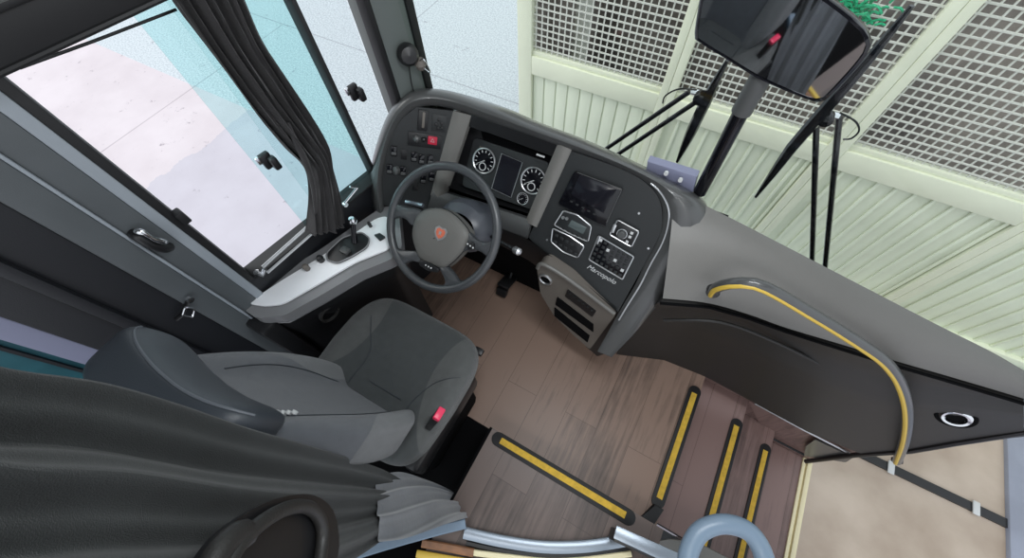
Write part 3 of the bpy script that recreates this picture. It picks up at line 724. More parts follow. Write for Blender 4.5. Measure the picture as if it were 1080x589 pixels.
# ================================================================== STEERING WHEEL
wc = Vector((-.655, .584, .872)); wa = R(39.1); wb = R(-3.3)
wnn = Vector((math.sin(wb) * math.sin(wa), -math.sin(wa) * math.cos(wb), math.cos(wa))).normalized()
whl = thing('steering_wheel', 'four-spoke dark steering wheel with grey hub in front of the driver seat', 'steering wheel', wc)
def hp(x, y, off=0.0): return pp(x, y, wc + wnn * off, wnn)
u = wnn.orthogonal().normalized(); v = wnn.cross(u)
link('wheel_rim', tube([wc + (u * math.cos(2 * PI * k / 64) + v * math.sin(2 * PI * k / 64)) * .217 for k in range(64)], .0155, 12, True), M['wheel'], whl)
# zoomed measurements: x = 400 + zx/3.68, y = 160 + zy/3.68
def zz(a, b_): return (400 + a / 3.68, 160 + b_ / 3.68)
hubp = [zz(*p) for p in ((152, 245), (190, 222), (250, 222), (300, 250), (345, 300), (352, 335), (330, 385), (275, 440), (245, 452), (205, 440), (165, 420), (145, 380), (132, 330), (136, 285))]
HB = smooth_pts([hp(*p, -.002) for p in hubp], 4, True)
hc = sum(HB, Vector()) / len(HB)
rows = [[hc.lerp(p, s_) + wnn * o_ for p in HB] for s_, o_ in ((1.0, -.035), (1.0, 0), (.97, .010), (.88, .018), (.6, .024), (.3, .026), (.02, .026))]
hub = link('hub', grid(rows, close_u=True), M['hub'], whl)
link('hub_seam', tube([hc.lerp(p, 1.0) + wnn * .002 for p in HB], .002, 6, True), M['black'], hub)
def spoke(a, b_, w0, w1, o0=-.004, o1=0.0):
    A, B = hp(*zz(*a)), hp(*zz(*b_)); pts = [A.lerp(B, k / 6) + wnn * (-.008 * math.sin(PI * k / 6)) for k in range(7)]
    return link('spoke', tube(pts, [w0 + (w1 - w0) * abs(2 * k / 6 - .9) ** 1 for k in range(7)], 12, flat=.42, up=wnn), M['wheel'], whl)
# the spokes blend wide into rim and hub
def spoke2(poly, th=.016):
    P = smooth_pts([hp(*zz(*p), -.012) for p in poly], 3, True)
    c = sum(P, Vector()) / len(P)
    rows = [[c.lerp(p, s_) + wnn * o_ for p in P] for s_, o_ in ((.02, -.008), (.9, -.006), (1.0, 0), (1.0, th * .6), (.9, th), (.5, th * 1.2), (.02, th * 1.25))]
    return link('spoke', grid(rows, close_u=True), M['wheel'], whl)
spoke2([(48, 222), (75, 205), (110, 215), (165, 228), (165, 262), (140, 290), (118, 268), (85, 255), (52, 262)])
spoke2([(345, 310), (385, 342), (425, 352), (458, 345), (458, 385), (432, 410), (405, 392), (370, 380), (325, 385)])
spoke2([(58, 368), (90, 382), (130, 384), (160, 390), (175, 430), (140, 425), (112, 435), (92, 462), (68, 420)])
spoke2([(235, 440), (265, 440), (295, 470), (318, 500), (350, 508), (330, 530), (285, 548), (240, 545), (262, 510), (255, 480)])
for ps in ([(162, 418), (205, 432), (238, 455), (232, 470), (195, 462), (160, 438)], [(348, 350), (372, 352), (372, 380), (348, 382)]):
    P = rounded([hp(*zz(*p), .006) for p in ps], .006)
    o = link('wheel_switch', prism(P, wnn, .012, bev=.002), M['black'], whl); c = sum(P, Vector()) / len(P)
    for k in (-1, 0, 1):
        d = (P[len(P) // 2] - P[0]).normalized(); link('switch_mark', cyl(c + d * .012 * k + wnn * .012, wnn, .003, .0015, 8), M['mark'], o)
# crest emblem
ec = hp(464.8, 246.3, .024); eu = (hp(470, 248.6) - hp(460, 244)).normalized(); ev = wnn.cross(eu).normalized()
sh = [(-1, .55), (-.55, .95), (0, .8), (.55, .95), (1, .55), (.95, -.1), (.6, -.7), (0, -1.1), (-.6, -.7), (-.95, -.1)]
SP = [ec + (eu * a * .025 + ev * b_ * .025) for a, b_ in sh]
em = link('emblem', prism(SP, wnn, .003), M['bezel'], hub)
link('emblem_field', prism([ec + wnn * .003 + (eu * a * .018 + ev * b_ * .018) for a, b_ in sh], wnn, .001), M['crest'], em)
g = bmesh.new()
for a, b_, c_ in ((-.35, .2, .5), (.0, .35, .55), (.35, .15, .5)): tube([ec + wnn * .0045 + (eu * a + ev * (b_ - .7)) * .012, ec + wnn * .0045 + (eu * (a * .6) + ev * b_) * .012, ec + wnn * .0045 + (eu * (a * 1.3) + ev * (b_ + .35)) * .012], .0013, 5, bm=g)
cyl(ec + wnn * .004 + ev * .002, wnn, .0045, .002, 12, g)
link('emblem_beast', g, M['bezel'], em)
# column shroud: ribbed gaiter and stalks, going forward-down from the wheel
cdn = (-wnn + Vector((0, .15, 0))).normalized()
colm = thing('steering_column', 'blue-grey shrouded steering column below the wheel hub', 'steering column', (-.62, .8, 0))
rows = []
cu_ = Vector((1, 0, 0)); cv_ = cdn.cross(cu_).normalized()
ctr = wc + Vector((.03, .05, -.03))
for h, a, b_ in ((0, .07, .05), (.02, .10, .085), (.06, .115, .10), (.065, .108, .092), (.10, .112, .096), (.105, .103, .088), (.15, .105, .09), (.155, .095, .08), (.30, .08, .07), (.62, .06, .06), (.75, .06, .06)):
    rows.append([ctr + cdn * h + cu_ * math.cos(2 * PI * k / 28) * a + cv_ * math.sin(2 * PI * k / 28) * b_ for k in range(28)])
link('shroud', grid(rows[:9], close_u=True), M['col'], colm); link('column_tube', grid(rows[8:], close_u=True), M['void'], colm)
sk = [hp(538, 262, -.09), hp(541, 266, -.09), hp(545, 265, -.10), hp(540, 270, -.09)]
sp0 = ctr + cdn * .07 + Vector((.09, 0, 0))
e = hp(542, 263, -.06)
ls = link('stalk', tube([sp0, sp0.lerp(e, .5), e], [.006, .006, .008], 8), M['black'], colm); link('stalk_tip', lathe(e, (e - sp0), [(.009, 0), (.013, .006), (.013, .028), (.006, .034), (0, .034)]), M['bezel'], ls)
sp1 = ctr + cdn * .05 - Vector((.09, 0, 0)); e1 = hp(428, 213, -.05)
ls = link('stalk', tube([sp1, sp1.lerp(e1, .5), e1], [.006, .006, .008], 8), M['black'], colm); link('stalk_tip', tube([e1, hp(446, 217, -.05)], .008, 8), M['alu'], ls)
# pedal blobs
for i, (x, y, lab) in enumerate(((535, 298, 'black pedal near the floor just right of the steering column'),)):
    p = zp(x, y, .06); pd = thing('pedal', lab, 'pedal', (p.x, p.y, 0))
    T = Matrix.Translation(p) @ Euler((R(-25), 0, 0)).to_matrix().to_4x4()
    link('pad', box((-.035, -.06, 0), (.035, .06, .018), T, .006), M['rubber'], pd); link('arm', tube([p + Vector((0, .03, 0)), p + Vector((0, .12, .12)), p + Vector((0, .2, .3))], .01, 8), M['black'], pd)
    link('hinge', box((-.03, -.065, -.06), (.03, -.03, -.01), T, .004), M['black'], pd)

# ================================================================== RIGHT FRONT COWL
cw = thing('front_cowl', 'long grey front cowl under the windscreen right of the dashboard', 'dashboard', (.7, .95, 0))
ctop = [(712, 196), (735, 212), (790, 240), (900, 297), (985, 341), (1045, 371), (1080, 391), (1130, 418)]
cbot = [(699, 315), (747, 320), (790, 332), (829, 346), (889, 364), (941, 380), (1010, 400), (1080, 421), (1130, 437)]
# top edge height falls towards the door
def ctp(x, y):
    t = (x - 712) / 370; return zp(x, y, 1.0 - .14 * max(0, t) ** 1.3)
def cbp(x, y): return zp(x, y, .79)
A = [ctp(*p.xy) for p in resample(smooth_pts([v2(p) for p in ctop], 5), 50)]
B = [cbp(*p.xy) for p in resample(smooth_pts([v2(p) for p in cbot], 5), 50)]
rows = []
nrm = Vector((0, -.6, .8))
rows.append([a + Vector((0, .03, -.20)) for a in A])
for j in range(13):
    t = j / 12
    rows.append([a.lerp(b_, t) + nrm * (.045 * math.sin(PI * min(1, t * 1.02)) ** .8 if t < .999 else 0) * (1 - .5 * i / 50) for i, (a, b_) in enumerate(zip(A, B))])
rows.append([b_ + Vector((0, .03, -.02)) for b_ in B])
link('upper_panel', grid(rows), M['shelf'], cw)
# seam gap and lower panel
Cb = [zp(*p, h) for p, h in (((652, 372), .0), ((700, 380), .0), ((745, 397), .0), ((790, 423), -.02), ((845, 452), -.05), ((885, 474), -.07), ((915, 483), -.08))]
Cb = [Vector((p.x, max(p.y, .80), p.z)) for p in Cb]
lt_ = resample([zp(*p, .775) for p in ((697, 319), (747, 323), (790, 335), (829, 349), (889, 368), (941, 384), (1010, 404), (1080, 425))], 40)
# lower edge: along the floor and then the slanting underside by the door
low = resample([zp(650, 374, .01), zp(700, 380, .0), zp(745, 398, .0), zp(795, 425, -.01), zp(850, 455, -.06), zp(915, 482, -.085), yp(960, 476, .925), yp(1010, 468, .93), yp(1080, 461, .945)], 40)
rows = []
for j in range(11):
    t = j / 10; dep = -.0 + .035 * math.sin(PI * t) 
    rows.append([a.lerp(b_, t) + Vector((0, dep * (1 - i / 39) + (.02 if 0 < j < 3 else 0), 0)) for i, (a, b_) in enumerate(zip(lt_, low))])
link('lower_panel', slab(rows, (0, -1, 0), .02), M['lower'], cw)
link('panel_seam', tube([p + Vector((0, -.004, 0)) for p in smooth_pts(lt_, 1)], .006, 6), M['void'], cw)
# faint horizontal crease on the lower panel
link('crease', tube(smooth_pts([yp(700, 338, .76), yp(760, 340, .80), yp(820, 362, .85), yp(880, 392, .89)], 6), .006, 8), M['lower'], cw)
link('corner_crease', tube([yp(848, 436, .915), yp(900, 414, .915), yp(938, 408, .915)], .003, 6), M['void'], cw)
ph = yp(1008, 440, .915); phn = Vector((-.1, -1, .25)).normalized()
po = link('round_vent', lathe(ph, phn, [(.036, -.01), (.040, .006), (.034, .012), (.027, .010), (.024, -.004), (0, -.004)]), M['chrome'], cw)
link('vent_core', cyl(ph, phn, .022, .004), M['void'], po); link('vent_surround', ring(ph, phn, .045, .007), M['void'], po)
# panel edge by the door opening (black rail with steps)
link('bottom_rail', tube([yp(850, 487, .93), yp(905, 480, .925), yp(960, 476, .925), yp(1010, 467, .93), yp(1085, 455, .945)], .012, 8), M['black'], cw)
# step-well front trim in aluminium + wood
stt = thing('step_well_trim', 'thin aluminium edged wood riser strip below the front cowl at the door steps', 'trim', (.95, .95, -.2))
P = [yp(803, 428, .945), yp(850, 455, .945), yp(905, 481, .945), yp(893, 487, .945), yp(850, 478, .945), yp(828, 452, .945)]
link('wood_face', prism([yp(790, 424, .96), yp(850, 452, .96), yp(908, 480, .96), yp(852, 478, .96), yp(800, 446, .96)], (0, 1, 0), .01), M['floor3'], stt)
link('aluminium_edge', tube([yp(796, 426, .945), yp(848, 454, .94), yp(903, 482, .94)], .005, 8), M['bezel'], stt)
link('grey_plate', prism(rounded([yp(*p, .94) for p in ((860, 463), (900, 482), (892, 487), (848, 480), (850, 470))], .012), (0, -1, 0), .006), M['rim'], stt)
link('lower_edge', tube([yp(785, 449, .95), yp(815, 463, .95), yp(848, 480, .95)], .007, 8), M['rubber'], stt)

# grab rail with yellow stripe
gp = [yp(752, 309, .76), yp(757, 303, .745), yp(775, 299, .735), yp(805, 302, .74), yp(860, 333, .765), yp(905, 361, .785), yp(935, 383, .80), yp(951, 408, .82), yp(957, 437, .84), yp(954, 465, .87), yp(946, 487, .92)]
gr = thing('grab_rail', 'curved black grab rail with yellow stripe rising from the front cowl', 'handrail', gp[0])
G = smooth_pts(gp, 7); G = resample(G, 60)
link('tube', tube(G, .016, 14), M['rim'], gr)
Tn = frames(G)
strip = []
for p, t in zip(G, Tn):
    tocam = Vector((-.35, -1.0, -.15)); s_ = (tocam - t * tocam.dot(t)).normalized(); strip.append(p + s_ * .0115)
link('yellow_strip', tube(strip, .0078, 8), M['yel2'], gr)
link('foot', cyl(gp[0] + Vector((0, .02, -.01)), (0, -1, .4), .020, .02), M['black'], gr); link('foot', cyl(gp[-1] + Vector((0, .01, 0)), (0, -1, 0), .02, .012), M['black'], gr)

# ================================================================== SIDE CONSOLE
cz = .75
con = thing('side_console', 'silver topped control console between the side window and the driver seat', 'console', (-1.05, .3, 0))
ctp_ = [(258, 322), (300, 293), (338, 270), (368, 250), (400, 228), (416, 224), (420, 255), (413, 266), (378, 279), (338, 303), (300, 325), (278, 326), (263, 325)]
sil = [(262, 321), (300, 296), (338, 273), (368, 252), (400, 230), (412, 230), (414, 256), (410, 264), (375, 278), (336, 301), (299, 322), (280, 324)]
link('silver_top', prism(rounded([zp(*p, cz) for p in sil], .02), (0, 0, 1), .008, bev=.003), M['silvertop'], con)
link('top_surround', prism(rounded([zp(*p, cz - .004) for p in [(251, 322), (300, 286), (338, 263), (368, 242), (402, 219), (420, 216), (424, 262), (412, 274), (378, 288), (338, 312), (300, 333), (270, 336)]], .02), (0, 0, -1), .05), M['conside'], con)
# side skirt going down to the floor, slightly bulged
s0 = resample([zp(*p, cz - .05) for p in [(262, 336), (300, 334), (338, 313), (378, 289), (412, 275), (424, 262)]], 30)
s0 = [p for p in s0]
rows = []
for h, o_ in ((0, 0), (-.05, .012), (-.12, .0), (-.2, -.02), (-.5, -.03), (-.70, -.03)):
    rows.append([p + WN * o_ + Vector((0, 0, h)) for p in s0])
link('side_skirt', grid(rows), M['black'], con)
ch_ = rows[2][9] + WN * .006; 
cpp = pp(348, 331, rows[1][9] + WN * .008, WN)
cup = link('cup_ring', lathe(cpp, WN, [(.043, -.01), (.043, .004), (.036, .006), (.034, -.02), (0, -.02)]), M['lower'], con); link('cup_core', cyl(cpp - WN * .01, WN, .033, .004), M['void'], cup)
link('skirt_end', box((-1.2, -.02, .1), (-1.06, .05, .70), bev=.02), M['black'], con)
link('trim_line', tube([p + WN * .012 + Vector((0, 0, -.03)) for p in s0], .005, 6), M['conside'], con)
# lever housing with parking-brake lever
lp_ = rounded([zp(*p, cz + .008) for p in ((345, 268), (362, 252), (382, 246), (391, 253), (388, 262), (372, 272), (357, 279), (346, 276))], .015)
lh = link('lever_plate', prism(lp_, (0, 0, 1), .008, bev=.003), M['black'], con); link('plate_edge', tube([p + Vector((0, 0, .008)) for p in lp_], .003, 6, True), M['conside'], lh)
q = zp(374, 256, cz + .015); tip = zp(372.5, 234, cz + .085)
lv = link('brake_lever', tube([q, q.lerp(tip, .5), tip], [.013, .009, .011], 12), M['gloss'], lh); link('lever_knob', lathe(tip + Vector((0, 0, -.008)), (0, 0, 1), [(.011, 0), (.016, .008), (.016, .02), (.010, .028), (0, .030)]), M['chrome'], lv)
q = zp(365, 266, cz + .015); link('small_lever', box(tuple(q - Vector((.018, .014, 0))), tuple(q + Vector((.018, .014, .018))), bev=.005), M['dash'], lh)
for (x, y, m_, r_) in ((324.5, 284, M['vent'], .011), (339.5, 275, M['black'], .012), (391, 239, M['black'], .007)):
    link('knob', lathe(zp(x, y, cz + .008), (0, 0, 1), [(r_, 0), (r_ * .9, .010), (r_ * 1.1, .016), (r_ * .8, .026), (0, .028)]), m_, con)
q = zp(400, 251, cz + .008); 
link('window_switch', prism(rounded([zp(*p, cz + .008) for p in ((395, 249), (401, 247), (407, 251), (401, 255))], .004), (0, 0, 1), .008), M['black'], con)

# ================================================================== DRIVER SEAT
SX = -.645
seat = thing('driver_seat', 'grey and charcoal fabric driver seat with big headrest and red buckle', 'seat', (SX, .1, 0))
def pillow(cx, cy, cz_, w_, d_, h_, T=None, nx=22, ny=22, fn=None, pw=4.0):
    """superellipsoid cushion sheet, closed"""
    bm = bmesh.new(); rows = []
    nseg = 40
    for j in range(17):
        ph_ = -PI / 2 + PI * j / 16; row = []
        for k in range(nseg):
            th = 2 * PI * k / nseg
            f = lambda c_, e: math.copysign(abs(c_) ** e, c_)
            x = f(math.cos(ph_), .45) * f(math.cos(th), 2 / pw); y = f(math.cos(ph_), .45) * f(math.sin(th), 2 / pw); z = f(math.sin(ph_), .6)
            p = Vector((x * w_ / 2, y * d_ / 2, z * h_ / 2))
            if fn: p = fn(p)
            p = p + Vector((cx, cy, cz_))
            if T: p = T @ p
            row.append(p)
        rows.append(row)
    grid(rows, bm, close_u=True); bmesh.ops.remove_doubles(bm, verts=bm.verts[:], dist=1e-5); return bm
def blob(P0, fn, name, m, par, **k):
    return link(name, pillow(0, 0, 0, 1, 1, 1, fn=fn), m, par)
# cushion: width tapers at front corners, side bolsters raised, front edge rolls down
def cush_fn(w_, d_, h_, z0, y0, bol=.0, crown=0.0, waterfall=0.0, taper=.0):
    def f(p):
        x, y, z = p.x * 2, p.y * 2, p.z * 2          # -1..1
        X = x * w_ / 2 * (1 - taper * max(0, y) ** 3); Y = y * d_ / 2; Z = z * h_ / 2
        if z > 0: Z += bol * sm((abs(x) - .5) / .4) * (1 - .5 * abs(y)) - crown * (1 - x * x)
        Z -= waterfall * max(0, y - .3) ** 2
        return Vector((SX + X, y0 + Y, z0 + Z))
    return f
def drape(o, par, pts, d, lift=.0015):
    off = Vector((0, 0, 0)); q = par
    while q: off += q.location; q = q.parent
    d = Vector(d).normalized(); out = []
    for p in pts:
        ok, loc, n_, i_ = o.ray_cast(Vector(p) - off - d * .4, d)
        if ok: out.append(loc + off - d * lift)
    return out
def tint(o, m2, test):
    o.data.materials.append(m2)
    for p in o.data.polygons:
        if test(p.center): p.material_index = 1
def pillow2(fn, pw=5.0, e=.22, nseg=72, nr=28):
    """boxier closed cushion: pw squares the plan, e squares the edges"""
    f = lambda c_, q_: math.copysign(abs(c_) ** q_, c_); rows = []
    for j in range(nr + 1):
        a_ = -PI / 2 + PI * j / nr; row = []
        for k in range(nseg):
            th = 2 * PI * k / nseg
            row.append(fn(f(math.cos(a_), e) * f(math.cos(th), 2 / pw), f(math.cos(a_), e) * f(math.sin(th), 2 / pw), f(math.sin(a_), .8)))
        rows.append(row)
    bm = grid(rows, None, close_u=True); bmesh.ops.remove_doubles(bm, verts=bm.verts[:], dist=1e-5); return bm
def cf(x, y, z):       # cushion
    X = x * .285 * (1 - .07 * max(0, y) ** 3 - .05 * max(0, -y)); Y = .115 + y * .275; Z = .475 + z * .065
    if z > 0:
        Z += .032 * sm((abs(x) - .52) / .3) * (1 - .75 * sm((y - .1) / .8)) - .035 * max(0, y - .35) ** 2
        Z -= .010 * math.exp(-((y + .15) / .05) ** 2) * (1 - sm((abs(x) - .35) / .2))
    return Vector((-.65 + X, Y, Z))
cu_o = link('cushion', pillow2(cf), M['cushion'], seat)
def bkf(x, y, z):      # backrest; y is thickness, front positive
    h = (z + 1) / 2; hw = .245 - .055 * sm((h - .35) / .65) - .02 * sm((.25 - h) / .25)
    X = -.645 + x * hw + .02 * (h - .5); Zz = .50 + h * .72; yc = -.045 - .15 * h
    Y = yc + y * (.055 - .01 * h)
    if y > 0: Y += (.060 * (1 - .55 * h)) * sm((abs(x) - .38) / .42) - .012 * (1 - abs(x)) * math.sin(h * PI)
    return Vector((X, Y, Zz))
bk_o = link('backrest', pillow2(lambda x, y, z: bkf(x, y, z), pw=4.0, e=.3), M['backcloth'], seat)
def hf(x, y, z):       # headrest with a hollowed front
    X = -.655 + x * .197; Z = 1.235 + z * .085 + .018 * x + .012 * abs(x)
    Y = -.190 + y * .058 + (.040 * x * x if y > 0 else .022 * x * x) - .010 * z
    return Vector((X, Y, Z))
hd = link('headrest', pillow2(hf, pw=4.5, e=.25), M['vinyl'], seat)
# stitched logo patch
lg = bmesh.new()
for k in range(6):
    q = bkf(.36 + .055 * k, .97, .74); bx(lg, tuple(q + Vector((-.004, .002, -.006))), tuple(q + Vector((.004, .010, .006))), bev=.001)
link('stitched_label', lg, M['mark'], seat)
link('pedestal', box((SX - .20, -.12, 0.0), (SX + .24, .26, .36), bev=.03), M['void'], seat)
link('side_valance', box((SX + .20, -.14, .28), (SX + .265, .28, .42), bev=.02), M['black'], seat)
bk = Vector((-.352, .055, .53))
bk = xp(463, 437, -.352)
T = Matrix.Translation(bk) @ Euler((R(-15), R(18), R(0))).to_matrix().to_4x4()
bu = link('buckle', box((-.012, -.022, -.14), (.012, .022, -.010), T, .004), M['black'], seat); link('buckle_button', box((-.012, -.021, -.012), (.012, .021, .010), T, .004), M['red'], bu)
q = zp(436, 484, .36); link('adjuster_lever', tube([q, q + Vector((.0, .05, .015)), q + Vector((.02, .07, .03))], .009, 8), M['chrome'], seat)
link('recliner', cyl(zp(444, 470, .42), (1, 0, 0), .035, .02, bev=.004), M['black'], seat)
q = zp(505, 371, .40); link('front_catch', box(tuple(q - Vector((.02, .015, .01))), tuple(q + Vector((.02, .015, .012))), bev=.004), M['black'], seat)
# seams on cushion and backrest
def cq(x, y, dz=.0): p = zp(x, y, .545 + dz); return p
for ps in (((392, 334), (391, 350), (390, 372), (371, 398), (352, 420)), ((486, 399), (470, 402), (455, 407), (437, 422), (424, 438)), ((390, 402), (403, 410), (423, 422))):
    out = drape(cu_o, seat, smooth_pts([cq(*p) for p in ps], 8), (0, 0, -1))
    link('piping', tube(out, .0016, 6), M['vinyl'], cu_o)
for sx in (-1, 1):
    out = drape(bk_o, seat, [Vector((-.645 + sx * (.115 + .035 * math.sin(PI * k / 20) - .01 * k / 20), 0, .60 + .50 * k / 20)) for k in range(21)], (0, -1, 0))
    link('piping', tube(out, .0016, 6), M['vinyl'], bk_o)
out = drape(hd, seat, [Vector((-.645 - .19 + .38 * k / 30, -.152 + .034 * (2 * k / 30 - 1) ** 2, 1.3)) for k in range(31)], (0, 0, -1), .001)
link('piping', tube(out, .0028, 6), M['vinyl2'], hd)

# ================================================================== STEP NOSINGS
def nosing(pts, z, wd, name_label, yl, cat='step nosing'):
    a, b_ = Vector(pts[0]), Vector(pts[1]); d = (b_ - a).normalized(); sd = Vector((-d.y, d.x, 0))
    t = thing('step_nosing', name_label, 'step edge', ((a + b_) / 2).to_tuple(), 'yellow striped step edges')
    c = []
    L = (b_ - a).length; base = []
    for k in range(9): ang = PI / 2 + PI * k / 8; base.append(a + d * math.cos(ang) * wd / 2 + sd * math.sin(ang) * wd / 2)
    for k in range(9): ang = -PI / 2 + PI * k / 8; base.append(b_ + d * math.cos(ang) * wd / 2 + sd * math.sin(ang) * wd / 2)
    link('rubber_strip', prism([Vector((p.x, p.y, z)) for p in base], (0, 0, 1), .006, bev=.002), M['rubber'], t)
    ia, ib_ = a + d * yl[0], b_ - d * yl[1]; hw = wd * .22; off = sd * yl[2]
    q4 = [ia + sd * hw + off, ia - sd * hw + off, ib_ - sd * hw + off, ib_ + sd * hw + off]
    link('yellow_insert', prism([Vector((p.x, p.y, z + .006)) for p in q4], (0, 0, 1), .002), M['yellow'], t)
    return t
nosing(((-.205, .128, .18), (.385, .128, .18)), .18, .058, 'yellow striped edge of the raised platform behind the driver seat', (.012, .012, 0))
nosing(((.515, .26, 0), (.515, .80, 0)), 0, .058, 'yellow striped edge of the topmost entrance step', (.012, .01, 0))
nosing(((.805, .20, -.2), (.805, .82, -.2)), -.2, .058, 'yellow striped edge of the middle entrance step', (.0, .01, 0))
nosing(((1.048, .20, -.4), (1.048, .84, -.4)), -.4, .055, 'yellow striped edge of the lowest entrance step, nearest the door', (.0, .01, 0))
cv = bmesh.new(); 
pts = [Vector((.50, .24, .0)), Vector((.545, .24, 0)), Vector((.52, .14, .0)), Vector((.45, .13, 0)), Vector((.47, .17, 0))]
tag(link('corner_cover', prism(pts, (0, 0, 1), .02, bev=.006), M['rubber']), 'black rubber corner cover at the lower end of the topmost step edge', 'corner cover')
struct(link('wall_platform_edge', box((-.262, -1.8, 0), (-.25, .155, .178)), M['void']))
struct(link('trim_platform_side', box((.52, -1.8, -.6), (.56, .155, .15)), M['walld']))

# ================================================================== SALOON DOOR TRACK (bottom edge)
TZ = .185
def track(px_, name, m, par, hw, h, z0):
    c = smooth_pts([zp(*p, z0) for p in px_], 5); T = frames(c); rows = []
    for p, t in zip(c, T):
        s_ = Vector((-t.y, t.x, 0)).normalized()
        rows.append([p - s_ * hw, p - s_ * hw + Vector((0, 0, h * .8)), p - s_ * hw * .7 + Vector((0, 0, h)), p + s_ * hw * .7 + Vector((0, 0, h)), p + s_ * hw + Vector((0, 0, h * .8)), p + s_ * hw])
    return link(name, grid(rows), m, par)
tr = thing('sliding_door_track', 'curved aluminium and wood door track on the platform at the bottom edge', 'door track', (.1, -.25, TZ))
track([(300, 612), (360, 590), (410, 574), (460, 560), (492, 552)], 'outer_rail', M['blueplastic'], tr, .018, .03, TZ + .02)
track([(490, 562), (530, 571), (575, 577), (620, 576), (665, 569)], 'aluminium_rail', M['alu'], tr, .020, .02, TZ)
track([(492, 573), (530, 581), (575, 586), (620, 585), (665, 578)], 'dark_gap', M['black'], tr, .008, .012, TZ)  # black strip stands in for the dark gap beside the aluminium rail
track([(446, 573), (475, 578), (500, 583)], 'wood_strip', M['woodtrim'], tr, .014, .02, TZ)
track([(500, 583), (540, 588), (580, 592), (620, 590), (665, 584)], 'cream_strip', M['cream'], tr, .010, .016, TZ)
track([(440, 584), (500, 594), (580, 602), (665, 595)], 'yellow_strip', M['yel2'], tr, .012, .014, TZ)
# silver rail and grab loop at bottom right
rl = thing('partition_rail', 'short silver rail with black underside pointing at the blue-grey grab loop', 'rail', zp(690, 585, .30))
a = zp(648, 561, .30); b_ = zp(760, 612, .30); d = (b_ - a).normalized(); sd = Vector((-d.y, d.x, 0))
T = Matrix(((d.x, sd.x, 0, a.x), (d.y, sd.y, 0, a.y), (d.z, sd.z, 1, a.z), (0, 0, 0, 1)))
link('top_face', box((0, -.022, 0), ((b_ - a).length, .022, .012), T, .004), M['alu'], rl); link('black_base', box((0.005, -.030, -.11), ((b_ - a).length, .012, 0), T, .004), M['black'], rl)
lz = .92
lp2 = [zp(722, 640, lz), zp(724, 600, lz), zp(728, 578, lz), zp(740, 560, lz + .005), zp(763, 553, lz + .01), zp(788, 560, lz + .005), zp(803, 580, lz), zp(808, 606, lz), zp(806, 645, lz)]
lo_ = thing('grab_loop', 'thick blue-grey plastic grab loop at the bottom edge over the steps', 'grab handle', lp2[0])
link('loop', tube(smooth_pts(lp2, 7), .021, 14), M['blueplastic'], lo_)
sp_ = Vector((.43, -.10, .18))
link('stanchion', tube([Vector((sp_.x, sp_.y, .16)), Vector((sp_.x, sp_.y, lz))], .018, 12), M['alu'], lo_)
link('cross_bracket', tube([lp2[0], sp_ + Vector((0, 0, lz - .18)), lp2[-1]], .018, 10), M['alu'], lo_)
bs = thing('step_guard', 'low grey rounded guard standing under the grab loop', 'guard', zp(728, 592, .1))
P = [zp(*p, .14) for p in ((688, 571), (705, 568), (735, 572), (770, 590), (800, 615), (720, 615))]
link('guard_body', prism(P, (0, 0, -1), .5), M['dash'], bs); link('guard_top', prism(P, (0, 0, 1), .02, bev=.008), M['shelf'], bs)

# ================================================================== CURTAINS
def curtain_sheet(L, Rr, n, m, foldf, thick=.003):
    A = resample([v for v in L], m); B = resample([v for v in Rr], m); rows = []
    for i in range(m):
        rows.append([A[i].lerp(B[i], j / n) + foldf(i / (m - 1), j / n) for j in range(n + 1)])
    return rows
wcu = thing('window_curtain', 'dark gathered curtain hanging tied across the driver side window', 'curtain', wp(250, 60, .08))
lft = [wp(*p, .07) for p in ((150, -45), (168, -18), (181, 4), (200, 30), (235, 76), (270, 122), (300, 156), (322, 178), (326, 205), (326, 246))]
rgt = [wp(*p, .07) for p in ((225, -60), (246, -25), (258, 0), (276, 42), (300, 80), (324, 118), (343, 152), (351, 178), (358, 205), (362, 234))]
def wf(s_, t):
    tight = 1 - .75 * math.exp(-((s_ - .80) / .12) ** 2)
    return WN * ((.016 * math.sin(t * 2 * PI * 6.5 + 1.2 * math.sin(s_ * 5)) + .010 * math.sin(t * 2 * PI * 3 + 5 * s_) + .006 * math.sin(t * 2 * PI * 11 + 9 * s_)) * tight + .02 * math.sin(PI * t))
rows = curtain_sheet(smooth_pts(lft, 4), smooth_pts(rgt, 4), 90, 60, wf)
link('cloth', grid(rows), M['wcurt'], wcu)
tie = [wp(*p, .11) for p in ((319, 170), (326, 172), (338, 166), (347, 160))]
link('tie_fold', tube(smooth_pts([wp(*p, .10) for p in ((304, 130), (312, 150), (322, 170), (330, 195), (333, 225))], 6), [.004 + .006 * math.sin(PI * k / 24) for k in range(25)], 8), M['wcurt'], wcu)
rail_a, rail_b = wp(0, 88, .06), wp(330, -90, .06)
link('hem', tube([rows[-1][j] for j in range(0, 91, 3)], .004, 6), M['wcurt'], wcu)
tag(link('curtain_rod', tube([W(s_rear, zt + .03, .09), W(s_front, zt + .03, .09)], .006, 8), M['rubber']), 'thin dark rod carrying the curtain along the top of the side window', 'curtain rod')

